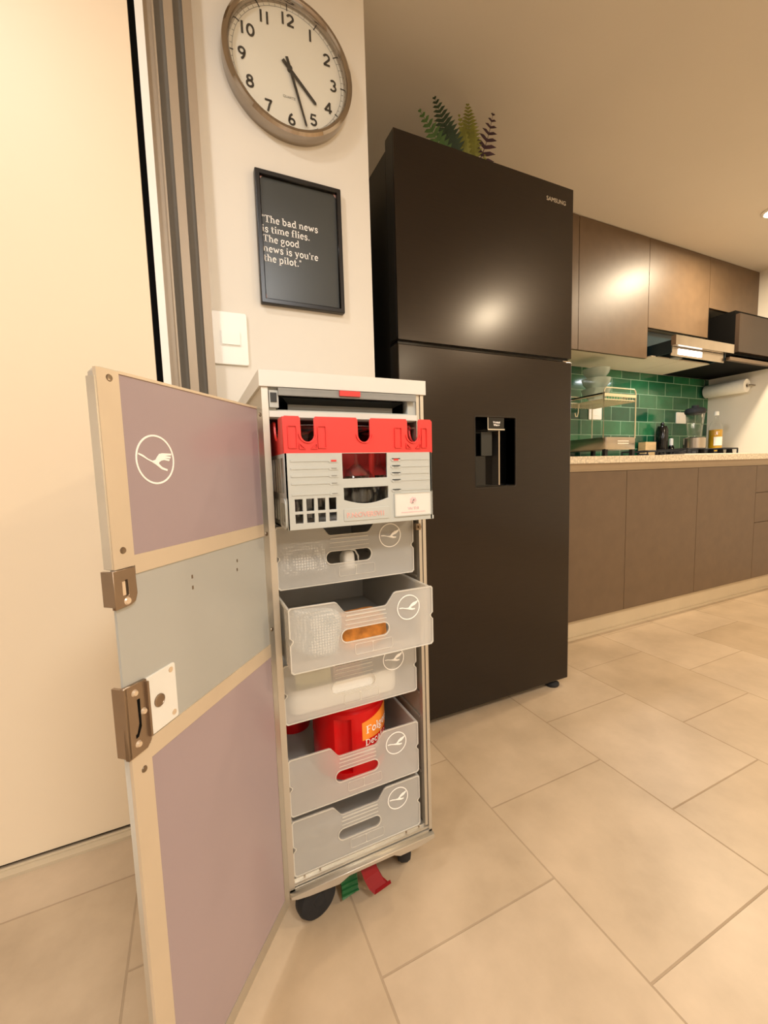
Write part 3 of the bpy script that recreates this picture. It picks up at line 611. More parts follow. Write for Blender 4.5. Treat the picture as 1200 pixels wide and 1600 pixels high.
# wine glasses, upside down
def wineglass(x, y, label):
    t = thing('wine_glass', label, 'glass', (x, y, 0.7757), 0, 'upturned wine glasses in the rack')
    obj('bowl', L([(0.031, .7757), (0.035, .795), (0.0375, .82), (0.034, .843), (0.022, .862), (0.006, .874), (0.0045, .872), (0.020, .860), (0.032, .842), (0.0355, .82), (0.0335, .795), (0.0297, .7757), (0.031, .7757)], (x, y, 0), 36), M_glass, t, smooth=True)
    obj('stem', L([(0.0055, .874), (0.0038, .885), (0.0036, .915), (0.0055, .930)], (x, y, 0), 16), M_glass, t, smooth=True)
    obj('foot', L([(0.0055, .930), (0.030, .9365), (0.033, .9380), (0.030, .9390), (0, .9390)], (x, y, 0), 36), M_glass, t, smooth=True)
for j, y in enumerate((-0.012, 0.078)):
    for i, x in enumerate((0.0660, 0.1565, 0.2385)):
        wineglass(x, y, ('%s upturned wine glass in the %s row of the rack' % (('left', 'middle', 'right')[i], ('front', 'second')[j])))

# ================================================================== WALL CLOCK
KX, KZ, KY = 0.1845, 1.8905, 0.46
CK = thing('wall_clock', 'round chrome-rimmed clock with black numerals on the cream stub wall', 'clock', (KX, KY, KZ))
def cl(name, prof, m, n=96): 
    return obj(name, lathe(bmesh.new(), [(r, -h) for r, h in prof], (KX, KY, KZ), n, 'y'), m, CK, smooth=True)
cl('rim', [(0.150, 0), (0.163, 0), (0.1655, 0.012), (0.1655, 0.030), (0.164, 0.038), (0.158, 0.0435), (0.152, 0.0435), (0.1485, 0.040), (0.147, 0.034), (0.146, 0.026), (0.146, 0.018)], M_chrome)
dial_m = mat('ivory_dial', 'efe9dc', 0.5, noise=(6, .02)); num_m = mat('black_numerals', '0d0c0b', 0.5, noise=(10, .1))
cl('dial', [(0, 0.020), (0.148, 0.020), (0.148, 0.0), (0, 0)], dial_m)
cl('chapter_ring', [(0.1385, 0.0201), (0.1385, 0.0204), (0.1395, 0.0204), (0.1395, 0.0201)], M_greymid)
def arcp(cx, cy, rx, ry, a0, a1, n=12): return [(cx+rx*cos(radians(a0+(a1-a0)*k/n)), cy+ry*sin(radians(a0+(a1-a0)*k/n))) for k in range(n+1)]
def stroke(bm, pts, wdt, fn):
    P_ = [Vector((p[0], p[1])) for p in pts]; Lf, Rt = [], []
    for i, p in enumerate(P_):
        t = (P_[min(i+1, len(P_)-1)]-P_[max(i-1, 0)]).normalized(); nn = Vector((-t.y, t.x))*wdt/2
        Lf.append(p+nn); Rt.append(p-nn)
    for i in range(len(P_)-1):
        bm.faces.new([bm.verts.new(fn(q)) for q in (Rt[i], Rt[i+1], Lf[i+1], Lf[i])])
DIG = {'0': (.62, [arcp(.31, .37, .20, .31, 0, 360, 28)]), '1': (.40, [[(.20, 0), (.20, .74)]]),
 '2': (.60, [arcp(.29, .50, .19, .19, 165, -30, 14) + [(.10, .05)], [(.08, .05), (.52, .05)]]),
 '3': (.60, [arcp(.28, .53, .16, .16, 150, -88, 14), arcp(.28, .215, .19, .165, 88, -155, 16)]),
 '4': (.62, [[(.40, 0), (.40, .72)], [(.43, .72), (.05, .19)], [(.03, .20), (.56, .20)]]),
 '5': (.60, [[(.48, .69), (.17, .69), (.12, .36)], arcp(.29, .24, .19, .19, 140, -150, 18)]),
 '6': (.60, [arcp(.30, .23, .18, .18, 0, 360, 24), arcp(.46, .23, .34, .50, 180, 108, 10)]),
 '7': (.58, [[(.07, .69), (.52, .69)], [(.50, .72), (.36, .42), (.24, 0)]]),
 '8': (.60, [arcp(.30, .545, .15, .145, 0, 360, 22), arcp(.30, .215, .19, .175, 0, 360, 24)]),
 '9': (.60, [arcp(.30, .50, .18, .18, 0, 360, 24), arcp(.14, .50, .34, .50, 0, -72, 10)])}
numerals = []
for k in range(1, 13):
    a = radians(90-30*k); em_ = 0.0385; st = str(k); wtot = sum(DIG[ch][0] for ch in st)*em_; bm = bmesh.new()
    x = KX+0.1165*cos(a)-wtot/2; z = KZ+0.1165*sin(a)-.37*em_
    for ch in st:
        fn = lambda q: (x+q.x*em_, KY-0.0209, z+q.y*em_)
        for p in DIG[ch][1]: stroke(bm, p, .135, fn)
        x += DIG[ch][0]*em_
    bmesh.ops.remove_doubles(bm, verts=bm.verts[:], dist=1e-6)
    obj('numeral', bm, num_m, CK)
bm = bmesh.new()
for k in range(12):
    b2 = B((0.1365, 0.1475, -0.0210, -0.0202, -0.0012, 0.0012)); b2.transform(T(KX, KY, KZ) @ Matrix.Rotation(-radians(30*k), 4, 'Y')); me = bpy.data.meshes.new('tick'); b2.to_mesh(me); bm.from_mesh(me); b2.free()
for k in range(60):
    if k % 5:
        b2 = B((0.1395, 0.1445, -0.0206, -0.0202, -0.0003, 0.0003)); b2.transform(T(KX, KY, KZ) @ Matrix.Rotation(-radians(6*k), 4, 'Y')); me = bpy.data.meshes.new('tick'); b2.to_mesh(me); bm.from_mesh(me); b2.free()
obj('tick_marks', bm, num_m, CK)
def hand(name, length, tail, w0, w1, ang, y):
    a = radians(90-ang); M_ = T(KX, y, KZ) @ Matrix.Rotation(-a, 4, 'Y')
    plate(name, [[(-tail, -w0), (-tail, w0), (0, w0), (length-.004, w1), (length, 0), (length-.004, -w1), (0, -w0)]], 0.001, num_m, CK, M_)
hand('hour_hand', 0.093, 0.024, 0.0042, 0.0036, 134, KY-0.0245); hand('minute_hand', 0.133, 0.026, 0.0036, 0.0026, 163.5, KY-0.0265)
cl('hub', [(0.006, 0.020), (0.006, 0.028), (0.0, 0.028)], num_m, 24)
me = text_mesh('QUARTZ', 0.008, 'CENTER', 0.0004); me.transform(T(KX-0.004, KY-0.0205, KZ-0.068)); link('lettering', me, M_greymid, CK)
cl('glass', [(0.1465, 0.0330), (0, 0.0345), (0, 0.0335), (0.1465, 0.0320)], M_glass)

# ================================================================== FRAMED QUOTE
FX0, FX1, FZ0, FZ1, FY = 0.0850, 0.3103, 1.3105, 1.6348, 0.46
PF = thing('picture_frame', 'black framed charcoal print with a white quote hanging under the clock', 'picture', ((FX0+FX1)/2, FY, FZ0))
plate('frame', [rrect(FX0, FX1, FZ0, FZ1, .001, 2), rrect(FX0+.009, FX1-.009, FZ0+.009, FZ1-.009, .0005, 2)], 0.018, mat('black_frame_lacquer', '14110f', 0.3, noise=(6, .2)), PF, T(0, FY-.018, 0), bev=0.002)
pp = obj('print', B((FX0+.007, FX1-.007, FY-.009, FY-.003, FZ0+.007, FZ1-.007)), M_print, PF)
for q in [[(FX0+.009, FZ1-.009), (FX0+.020, FZ1-.009), (FX0+.009, FZ1-.020)], [(FX1-.009, FZ1-.009), (FX1-.019, FZ1-.009), (FX1-.009, FZ1-.022)], [(FX0+.009, FZ0+.009), (FX0+.015, FZ0+.009), (FX0+.009, FZ0+.042)], [(FX1-.009, FZ0+.009), (FX1-.016, FZ0+.009), (FX1-.009, FZ0+.016)]]:
    plate('corner_tape', [q], 0.0004, M_pinkcorner, pp, T(0, FY-.0097, 0))
# slab-serif lettering drawn as strokes (em units)
def sf(x, y, h=.13): return [(x-h, y), (x+h, y)]
W_, T_ = .125, .06
GLY = {
 'T': (.68, [([(.34, 0), (.34, .70)], W_)], [[(.05, .69), (.63, .69)], sf(.34, .03, .17), [(.06, .70), (.06, .53)], [(.62, .70), (.62, .53)]]),
 'h': (.62, [([(.14, 0), (.14, .74)], W_), ([(.46, 0), (.46, .33)], W_), (arcp(.30, .32, .16, .16, 0, 165), .09)], [sf(.14, .03), sf(.47, .03), [(.02, .72), (.14, .72)]]),
 'e': (.53, [(arcp(.27, .25, .18, .22, 5, 320, 18), .11)], [[(.09, .27), (.48, .27)]]),
 'b': (.60, [([(.14, .02), (.14, .74)], W_), (arcp(.31, .25, .18, .22, -150, 160, 18), .11)], [[(.02, .72), (.14, .72)]]),
 'a': (.56, [([(.39, .04), (.39, .34)], W_), (arcp(.25, .34, .14, .14, 0, 150), .09), (arcp(.24, .15, .14, .12, 40, 330, 16), .10)], [[(.39, .03), (.54, .03)]]),
 'd': (.62, [([(.46, .02), (.46, .74)], W_), (arcp(.28, .25, .18, .22, 20, 340, 18), .11)], [[(.34, .72), (.46, .72)], [(.46, .03), (.59, .03)]]),
 'n': (.64, [([(.14, 0), (.14, .48)], W_), ([(.47, 0), (.47, .33)], W_), (arcp(.31, .32, .16, .16, 0, 165), .09)], [sf(.14, .03), sf(.48, .03), [(.02, .47), (.14, .47)]]),
 'w': (.80, [([(.10, .47), (.26, .02)], .12), ([(.26, .02), (.40, .45)], .08), ([(.40, .45), (.54, .02)], .12), ([(.54, .02), (.69, .47)], .08)], [sf(.11, .47, .11), sf(.69, .47, .10)]),
 's': (.48, [(arcp(.24, .365, .13, .11, 40, 250, 12) + arcp(.23, .125, .14, .125, 75, -140, 12), .10)], [[(.38, .45), (.38, .34)], [(.08, .16), (.08, .04)]]),
 'i': (.32, [([(.16, 0), (.16, .48)], W_), ([(.16, .60), (.16, .73)], .13)], [sf(.17, .03), [(.03, .47), (.16, .47)]]),
 't': (.40, [([(.16, .12), (.16, .64)], W_), (arcp(.26, .12, .10, .10, 180, 300, 8), .09)], [[(.02, .46), (.36, .46)]]),
 'm': (.94, [([(.14, 0), (.14, .48)], W_), ([(.46, 0), (.46, .33)], W_), ([(.78, 0), (.78, .33)], W_), (arcp(.30, .32, .16, .16, 0, 165), .09), (arcp(.62, .32, .16, .16, 0, 165), .09)], [sf(.14, .03), sf(.47, .03), sf(.79, .03), [(.02, .47), (.14, .47)]]),
 'f': (.40, [([(.16, 0), (.16, .58)], W_), (arcp(.28, .58, .12, .14, 180, 50, 8), .09)], [sf(.17, .03, .14), [(.02, .46), (.36, .46)]]),
 'l': (.32, [([(.16, 0), (.16, .74)], W_)], [sf(.17, .03), [(.03, .72), (.16, .72)]]),
 'g': (.58, [(arcp(.25, .32, .16, .16, 0, 360, 20), .10), (arcp(.27, -.08, .20, .11, 0, 360, 20), .08), ([(.16, .18), (.12, .08), (.22, .03), (.42, .02)], .08)], [[(.38, .46), (.54, .46)]]),
 'o': (.56, [(arcp(.28, .25, .19, .22, 0, 360, 22), .11)], []),
 'y': (.60, [([(.12, .47), (.31, .02)], .12), ([(.49, .47), (.27, -.10), (.18, -.19), (.08, -.16)], .08)], [sf(.12, .47, .11), sf(.48, .47, .10)]),
 'u': (.64, [([(.14, .15), (.14, .48)], W_), ([(.47, .02), (.47, .48)], W_), (arcp(.31, .16, .16, .15, 180, 350), .09)], [[(.02, .47), (.14, .47)], [(.36, .47), (.47, .47)], [(.47, .03), (.60, .03)]]),
 'r': (.46, [([(.14, 0), (.14, .48)], W_), (arcp(.30, .33, .16, .14, 165, 60, 8), .09), ([(.37, .42), (.37, .45)], .12)], [sf(.16, .03, .15), [(.02, .47), (.14, .47)]]),
 'p': (.60, [([(.14, -.20), (.14, .48)], W_), (arcp(.31, .25, .18, .22, -160, 150, 18), .11)], [sf(.15, -.19), [(.02, .47), (.14, .47)]]),
 '.': (.26, [([(.12, 0), (.12, .12)], .13)], []),
 "'": (.22, [([(.11, .50), (.11, .72)], .09)], []),
 '"': (.34, [([(.10, .52), (.10, .72)], .08), ([(.23, .52), (.23, .72)], .08)], []),
 ' ': (.26, [], []),
}
def serif_text(name, lines, m, parent, x0, ys, em, y, sx=1.0):
    bm = bmesh.new()
    for ln, (s, xs, zb) in enumerate(zip(lines, x0, ys)):
        x = xs
        for ch in s:
            adv, st, tn = GLY[ch]
            fn = lambda q: (x+q.x*em*sx, y, zb+q.y*em)
            for p, wd in st: stroke(bm, p, wd, fn)
            for p in tn: stroke(bm, p, T_, fn)
            x += adv*em*sx
    bmesh.ops.remove_doubles(bm, verts=bm.verts[:], dist=1e-7)
    return obj(name, bm, m, parent)
serif_text('lettering', ['"The bad news', 'is time flies.', 'The good', "news is you're", 'the pilot."'], M_ink, pp,
           [0.0950, 0.0950, 0.0960, 0.0955, 0.0955], [1.5135, 1.4890, 1.4650, 1.4405, 1.4165], 0.0242, FY-.0098, 0.90)

GLY['F'] = (.62, [([(.16, 0), (.16, .70)], W_)], [sf(.16, .03), [(.04, .69), (.56, .69)], [(.55, .70), (.55, .54)], [(.16, .37), (.42, .37)]])
GLY['D'] = (.72, [([(.16, 0), (.16, .70)], W_), ([(.16, .65)] + arcp(.30, .35, .32, .31, 85, -85, 14) + [(.16, .05)], .08)], [sf(.16, .03), [(.04, .69), (.30, .69)]])
GLY['c'] = (.50, [(arcp(.27, .25, .18, .22, 40, 320, 18), .11)], [])
def can_text(st, em, a0, z0):
    bm = bmesh.new(); x = 0; rad = CR+.0013
    for ch in st:
        adv, sk, tn = GLY[ch]
        fn = lambda q: (CX+rad*cos(a0+(x+q.x*em)/rad), CY+rad*sin(a0+(x+q.x*em)/rad), z0+q.y*em)
        for p, wd in sk: stroke(bm, p, wd, fn)
        for p in tn: stroke(bm, p, T_, fn)
        x += adv*em
    obj('lettering', bm, M_ink, can)
can_text('Folgers', 0.0225, radians(277), 0.3310)
can_text('Decaf c', 0.0185, radians(275), 0.3060)
can_text('net wt', 0.0150, radians(273), 0.2900)
bm = bmesh.new()
for k in range(12):
    a = [radians(292)+.75*j/12 for j in (k, k+1)]
    bm.faces.new([bm.verts.new((CX+(CR+.0006)*cos(q), CY+(CR+.0006)*sin(q), z)) for q, z in ((a[0], .262), (a[1], .262), (a[1], .300), (a[0], .300))])
obj('label', bm, m_black2, can)['label'] = 'black lower label panel'

# ================================================================== LIGHT SWITCH
SW = thing('light_switch', 'white rocker light switch plate on the cream wall left of the trolley', 'switch', (0.0015, 0.46, 1.148))
plate('plate', [rrect(-0.0405, 0.0430, 1.1480, 1.2760, .004)], 0.007, M_white, SW, T(0, 0.453, 0), bev=.0015)
obj('rocker', B((-0.0195, 0.0243, 0.449, 0.456, 1.1960, 1.2290)), M_white, SW, bevel=.002)
obj('rocker_frame', B((-0.0215, 0.0263, 0.4515, 0.456, 1.1935, 1.2310)), M_white, SW, bevel=.001)

# ================================================================== FRIDGE
FRX0, FRX1, FYF = 0.4725, 1.1828, 0.430
FG = thing('refrigerator', 'tall dark brushed-steel top-freezer fridge with a water dispenser', 'fridge', ((FRX0+FRX1)/2, 0.8, 0))
obj('cabinet', B((FRX0+.004, FRX1-.004, 0.495, 1.15, 0.045, 1.812)), M_fside, FG, bevel=.003)
obj('door_gasket', B((FRX0+.012, FRX1-.012, 0.484, 0.495, 0.06, 1.80)), M_black, FG)
fd = obj('freezer_door', B((FRX0, FRX1, FYF, 0.484, 1.2525, 1.8330)), M_fridge, FG, bevel=.004, smooth=True)
ld_ = plate('fridge_door', [[(FRX0, 0.0325), (FRX1, 0.0325), (FRX1, 1.2370), (FRX0, 1.2370)], rrect(0.7485, 0.9215, 0.797, 1.0340, .006)], 0.054, M_fridge, FG, T(0, FYF, 0), bev=.003)
obj('door_edge', B((FRX0-.0006, FRX0+.003, FYF+.007, 0.484, 0.04, 1.230)), M_fside, ld_)
obj('door_edge', B((FRX0-.0006, FRX0+.003, FYF+.007, 0.484, 1.258, 1.828)), M_fside, fd)
obj('grip_recess', B((FRX0+.004, FRX1-.004, FYF+.012, 0.484, 1.2372, 1.2524)), M_gloss_black, FG)
obj('hinge', B((1.1450, 1.180, FYF+.003, FYF+.04, 1.2372, 1.2440)), M_steel, FG, bevel=.001)
me = text_mesh('SAMSUNG', 0.0195, bold=.0003, sx=1.02); me.transform(T(1.0560, FYF-.0003, 1.7725)); link('lettering', me, M_alu_bright, fd)
# dispenser
dsp = obj('dispenser_recess', B((0.7488, 0.9212, 0.476, 0.480, 0.797, 1.034), (0.7488, 0.7515, 0.433, 0.476, 0.797, 1.034), (0.9185, 0.9212, 0.433, 0.476, 0.797, 1.034), (0.7515, 0.9185, 0.433, 0.476, 0.797, 0.801), (0.7515, 0.9185, 0.433, 0.476, 1.031, 1.034)), M_gloss_black, ld_)
obj('control_panel', B((0.8020, 0.8700, 0.431, 0.476, 0.9930, 1.031)), M_gloss_black, dsp, bevel=.001)
obj('panel_trim', B((0.8000, 0.8715, 0.4290, 0.4315, 0.9895, 0.9935), (0.7995, 0.8020, 0.4295, 0.4315, 0.9935, 1.031)), M_alu_bright, dsp)
me = text_mesh('Vertical', 0.0095, 'CENTER', bold=.0003); me2 = text_mesh('Water', 0.0095, 'CENTER', bold=.0003)
me.transform(T(0.838, 0.4305, 1.0125)); me2.transform(T(0.838, 0.4305, 1.0035)); obj('lettering', join_meshes([me, me2]), M_ink, dsp)
obj('trim_strip', B((0.8540, 0.8590, 0.4400, 0.476, 0.803, 0.9895)), M_steel, dsp)
bm = B((0.790, 0.835, 0.452, 0.458, 0.905, 0.985)); bm.transform(T(0, 0, 0)); obj('dispenser_lever', bm, M_greydark, dsp, bevel=.002)
plate('recess_edge', [rrect(0.7470, 0.9230, 0.7955, 1.0355, .007), rrect(0.7490, 0.9210, 0.7975, 1.0335, .006)], .0015, M_fside, ld_, T(0, FYF-.0006, 0))
def foot(x, y):
    obj('foot', L([(0, 0), (0.025, 0), (0.0275, 0.004), (0.0275, 0.011), (0.018, 0.018), (0.010, 0.020), (0.010, 0.046), (0, 0.046)], (x, y, 0), 28), M_rubber, FG, smooth=True)
foot(1.130, 0.458); foot(0.530, 0.520); foot(1.13, 1.05); foot(0.53, 1.05)
obj('roller', B((0.770, 0.830, 0.47, 0.50, 0.012, 0.046)), M_rubber, FG, bevel=.003)

# ================================================================== FERN
FN = thing('potted_fern', 'green and purple artificial fern on top of the fridge', 'plant', (0.885, 0.70, 1.8125))
obj('pot', L([(0, 1.8125), (0.05, 1.8125), (0.065, 1.905), (0.068, 1.91), (0.062, 1.91), (0.058, 1.90), (0, 1.90)], (0.885, 0.70, 0), 28), mat('terracotta_pot', '6b5444', 0.7, noise=(10, .1)), FN, smooth=True)
m_fg = mat('fern_green', '4a6a2c', 0.6, noise=(30, .25)); m_fo = mat('fern_olive', '7a7a2e', 0.6, noise=(30, .25)); m_fp = mat('fern_purple', '3d2530', 0.6, noise=(30, .25)); m_fd = mat('fern_dark', '2e4026', 0.6, noise=(30, .3))
def frond(tip, basep, m, wid, n=13, bend=.02, lab=None):
    bm = bmesh.new(); a = Vector(basep); b = Vector(tip); ax = (b-a); ln = ax.length
    side = ax.cross(Vector((-0.5, -0.72, -0.48))).normalized(); nrm = side.cross(ax).normalized()
    pts = [a+ax*t+nrm*bend*sin(pi*t)+side*bend*.8*sin(pi*t) for t in [k/10 for k in range(11)]]
    tube(bm, pts, [0.0022*(1-.7*k/10) for k in range(11)], 6)
    for k in range(1, n+1):
        t = 0.22+0.78*k/(n+.3); i = min(int(t*10), 9); p = pts[i].lerp(pts[i+1], t*10-i); d = (pts[i+1]-pts[i]).normalized()
        l = 1.35*wid*(1.03-t)**.75*(1.0 if t > .35 else .8)
        for s in (-1, 1):
            q = (side*s*0.95+d*0.42).normalized(); c = d*0.013*(0.5+1.1*(1-t))
            v0 = p - c*.6; v1 = p + c*.6; e = p+q*l; mid1 = p+q*l*.5 + c*.75+nrm*.002; mid0 = p+q*l*.5 - c*.65+nrm*.002
            lo = [bm.verts.new(v) for v in (v0, mid0, e, mid1, v1)]; hi = [bm.verts.new(v-nrm*.0007) for v in (v0, mid0, e, mid1, v1)]
            bm.faces.new(lo); bm.faces.new(hi[::-1])
            for j in range(5): bm.faces.new((lo[j], hi[j], hi[(j+1) % 5], lo[(j+1) % 5]))
    return obj('frond', bm, m, FN)
fb = (0.885, 0.70, 1.90)
frond((0.712, 0.69, 2.143), (0.865, 0.70, 1.90), m_fg, .050, 12)
frond((0.782, 0.70, 2.214), (0.875, 0.70, 1.90), m_fd, .062, 15)
frond((0.826, 0.72, 2.162), (0.880, 0.71, 1.90), m_fd, .045, 13)
frond((0.862, 0.66, 2.150), (0.885, 0.69, 1.90), m_fo, .035, 12)
frond((0.930, 0.70, 2.236), (0.890, 0.70, 1.90), m_fo, .062, 17)
frond((0.976, 0.73, 2.190), (0.895, 0.71, 1.90), m_fo, .045, 13)
frond((1.043, 0.69, 2.232), (0.900, 0.70, 1.90), m_fp, .060, 9)
frond((0.978, 0.66, 2.045), (0.905, 0.69, 1.90), m_fo, .030, 9)

# ================================================================== KITCHEN UNITS
BY = 0.697                                   # front face of base doors
def base_cabinet(x0, x1, fronts, label):
    t = thing('base_cabinet', label, 'cabinet', ((x0+x1)/2, 1.0, 0), 0, 'base cabinets under the worktop')
    obj('carcass', B((x0+.001, x1-.001, BY+.02, 1.35, 0.10, 0.838)), M_cab, t)
    for k, (nm, z0, z1) in enumerate(fronts):
        obj(nm, B((x0+.0015, x1-.0015, BY, BY+.0195, z0+.0015, z1-.0015)), M_cab, t, bevel=.001)
base_cabinet(1.26, 1.885, [('door', 0.112, 0.832)], 'taupe base cabinet next to the fridge')
base_cabinet(1.885, 2.490, [('door', 0.112, 0.832)], 'taupe base cabinet second from the fridge')
base_cabinet(2.490, 3.105, [('door', 0.112, 0.832)], 'taupe base cabinet third from the fridge, beside the drawers')
base_cabinet(3.105, 3.788, [('drawer', 0.112, 0.47), ('drawer', 0.47, 0.66), ('drawer', 0.66, 0.832)], 'taupe base cabinet with drawers at the right edge')
gc = tag(obj('handle_channel', B((1.26, 3.788, BY+.012, BY+.0195, 0.8385, 0.871), (1.26, 3.788, BY+.001, BY+.0195, 0.833, 0.8385)), M_gola), 'champagne metal grip channel under the worktop edge', 'channel')
struct(obj('baseboard_1', B((1.26, 3.79, 0.735, 0.75, 0, 0.0995)), M_plinth))
struct(obj('baseboard_2', B((1.26, 3.79, 0.723, 0.735, 0, 0.012)), M_plinth))
wt = tag(obj('worktop', B((1.25, 3.789, 0.690, 1.351, 0.8715, 0.9050)), M_granite, bevel=.003), 'pale speckled granite worktop running along the back wall', 'worktop')
UY = 1.0436
def wall_cabinet(x0, x1, z0, z1, label, dz0=None):
    t = thing('wall_cabinet', label, 'cabinet', ((x0+x1)/2, 1.2, z0), 0, 'taupe wall cabinets below the ceiling')
    c = obj('carcass', B((x0+.001, x1-.001, UY+.020, 1.351, z0+.0165, z1)), M_cab, t)
    obj('underside', B((x0+.001, x1-.001, UY+.020, 1.351, z0, z0+.016)), M_cab_in, t)
    if x1-x0 > .2:
        obj('door', B((x0+.0015, x1-.0015, UY, UY+.0195, (dz0 if dz0 else z0)-.004, z1-.003)), M_cab, t, bevel=.001)
    return t
wall_cabinet(1.25, 1.930, 1.525, CEIL-.001, 'taupe wall cabinet beside and partly hidden by the fridge')
wall_cabinet(1.931, 2.536, 1.525, CEIL-.001, 'taupe wall cabinet with the bright lamp reflection, left of the hood')
wall_cabinet(2.537, 3.172, 1.715, CEIL-.001, 'shorter taupe wall cabinet directly above the range hood')
wc4 = wall_cabinet(3.173, 3.788, 1.914, CEIL-.001, 'short taupe wall cabinet above the protruding oven box at right')
nt_ = tag(obj('microwave_shelf', B((3.173, 3.788, 0.93, 1.351, 1.532, 1.552), (3.173, 3.189, UY+.004, 1.351, 1.552, 1.912), (3.173, 3.788, 1.335, 1.351, 1.552, 1.912)), M_black), 'dark shelf niche holding the oven box at right of the hood', 'shelf')
obj('shelf_edge', B((3.173, 3.788, 0.905, 0.9295, 1.530, 1.552)), M_cab, nt_)
# boxed oven
MW = thing('microwave_oven', 'black-sided oven box with brown reflective front on the shelf right of the hood', 'microwave', (3.52, 1.1, 1.552))
obj('casing', B((3.252, 3.785, 0.925, 1.33, 1.575, 1.862)), M_black, MW, bevel=.002)
obj('front_door', B((3.257, 3.785, 0.900, 0.9245, 1.590, 1.838)), mat('brown_mirror_front', '33251a', 0.5, noise=(8, .05)), MW, bevel=.002)
for xx in (3.30, 3.74):
    for yy in (0.97, 1.28): obj('foot', L([(0, 1.5525), (.014, 1.5525), (.014, 1.575), (0, 1.575)], (xx, yy, 0), 16), M_rubber, MW)
# range hood
RH = thing('range_hood', 'slim pull-out range hood with its lamp lit under the wall cabinets', 'range hood', (2.86, 1.15, 1.53))
obj('hood_body', B((2.55, 3.160, 1.075, 1.350, 1.535, 1.700)), M_teal, RH)
for xa in (2.545, 2.857): obj('filter_panel', B((xa, xa+.308, 1.02, 1.345, 1.5275, 1.5345)), M_cab_in, RH, bevel=.001)
obj('switch_strip', B((2.72, 2.80, 0.985, 1.019, 1.5285, 1.534)), M_greymid, RH)
vs = obj('visor', B((2.585, 3.160, 0.925, 1.075, 1.600, 1.606), (2.585, 2.592, 0.925, 1.075, 1.53, 1.600), (3.153, 3.160, 0.925, 1.075, 1.53, 1.600)), M_teal, RH)
obj('front_strip', B((2.580, 3.200, 0.897, 0.925, 1.571, 1.628)), M_steel, vs, bevel=.002)
obj('lamp_panel', B((2.592, 3.153, 0.930, 0.936, 1.515, 1.571)), M_steel, vs)
lens = B((2.66, 2.90, 0.926, 0.930, 1.528, 1.560)); obj('lamp_lens', lens, M_hoodlamp, vs, bevel=.002)
hl = bpy.data.lights.new('hood_lamp', 'AREA'); hl.shape = 'RECTANGLE'; hl.size = .35; hl.size_y = .05; hl.energy = 4.0; hl.color = (.93, .97, 1.0)
ho = bpy.data.objects.new('hood_lamp', hl); C.objects.link(ho); ho.location = (2.85, 1.02, 1.520)
# paper towel on the right wall
PT = thing('paper_towel_roll', 'white paper towel roll on a holder on the right end wall', 'paper towel', (3.73, 1.2, 1.385))
obj('roll', lathe(bmesh.new(), [(0.016, 1.06), (0.048, 1.06), (0.050, 1.063), (0.050, 1.335), (0.048, 1.338), (0.016, 1.338), (0.016, 1.06)], (3.730, 0, 1.428), 36, 'y'), M_paper, PT, smooth=True)
hd = obj('holder', tube(bmesh.new(), [(3.789, 1.038, 1.428), (3.745, 1.038, 1.428), (3.730, 1.042, 1.428), (3.730, 1.06, 1.428), (3.730, 1.347, 1.428)], 0.006, 10), M_chrome, PT, smooth=True)
# outlets
def outlet(x, z, label):
    t = thing('power_outlet', label, 'outlet', (x, 1.352, z-.042), 0, 'white wall outlets on the tiles')
    plate('plate', [rrect(x-.062, x+.062, z-.042, z+.042, .006)], .007, M_white, t, T(0, 1.345, 0), bev=.0015)
    obj('socket', B((x-.030, x+.030, 1.3425, 1.3455, z-.016, z+.016)), M_white, t, bevel=.001)
outlet(2.460, 1.222, 'white power outlet on the green tiles behind the dish rack'); outlet(3.432, 1.215, 'white power outlet on the green tiles left of the blender')

# ---- counter things
ZC = 0.9052
DRK = thing('dish_rack', 'ivory wire dish rack with a steel drip tray beside the fridge', 'dish rack', (2.25, 1.14, ZC))
RXa, RXb, RYa, RYb = 2.092, 2.372, 1.0, 1.30
def hoop(y):
    p = [(RXa, y, 1.02), (RXa, y, 1.285), (RXa+.004, y, 1.300), (RXa+.016, y, 1.312), (RXb-.016, y, 1.312), (RXb-.004, y, 1.300), (RXb, y, 1.285), (RXb, y, 1.02)]
    obj('hoop', tube(bmesh.new(), p, 0.0035, 8), M_wire, DRK, smooth=True)
hoop(RYa-.004); hoop(RYb)
bm = bmesh.new()
for z in (1.272, 1.245): tube(bm, [(RXa, RYa, z), (RXb, RYa, z), (RXb, RYb, z), (RXa, RYb, z), (RXa, RYa, z)], .0032, 6)
for k in range(13): tube(bm, [(RXa+.28*k/12, RYa, 1.272), (RXa+.28*k/12, RYa, 1.240), (RXa+.28*k/12, RYb, 1.240), (RXa+.28*k/12, RYb, 1.272)], .0018, 5)
ub = obj('upper_basket', bm, M_wire, DRK, smooth=True)
obj('front_rail', B((RXa, RXb, RYa-.006, RYa, 1.262, 1.279)), M_wire, ub, bevel=.002)
ty = obj('drip_tray', openbox(2.115, 2.388, 0.995, 1.305, 0.953, 1.026, .003, .02), M_steel, DRK, smooth=True)
for z in (.986, 1.0): obj('vent_slot', B((2.215, 2.315, 0.9935, 0.995, z, z+.006)), M_capwhite, ty)
for xx in (2.13, 2.372):
    for yy in (1.012, 1.288): obj('foot', B((xx-.012, xx+.012, yy-.010, yy+.010, ZC, 0.956)), M_rubber, DRK)
obj('hook', tube(bmesh.new(), [(RXa-.0, 1.17, 1.245), (RXa-.004, 1.17, 1.19), (RXa-.012, 1.17, 1.165), (RXa-.026, 1.17, 1.165), (RXa-.032, 1.17, 1.185)], .003, 8), M_wire, DRK, smooth=True)
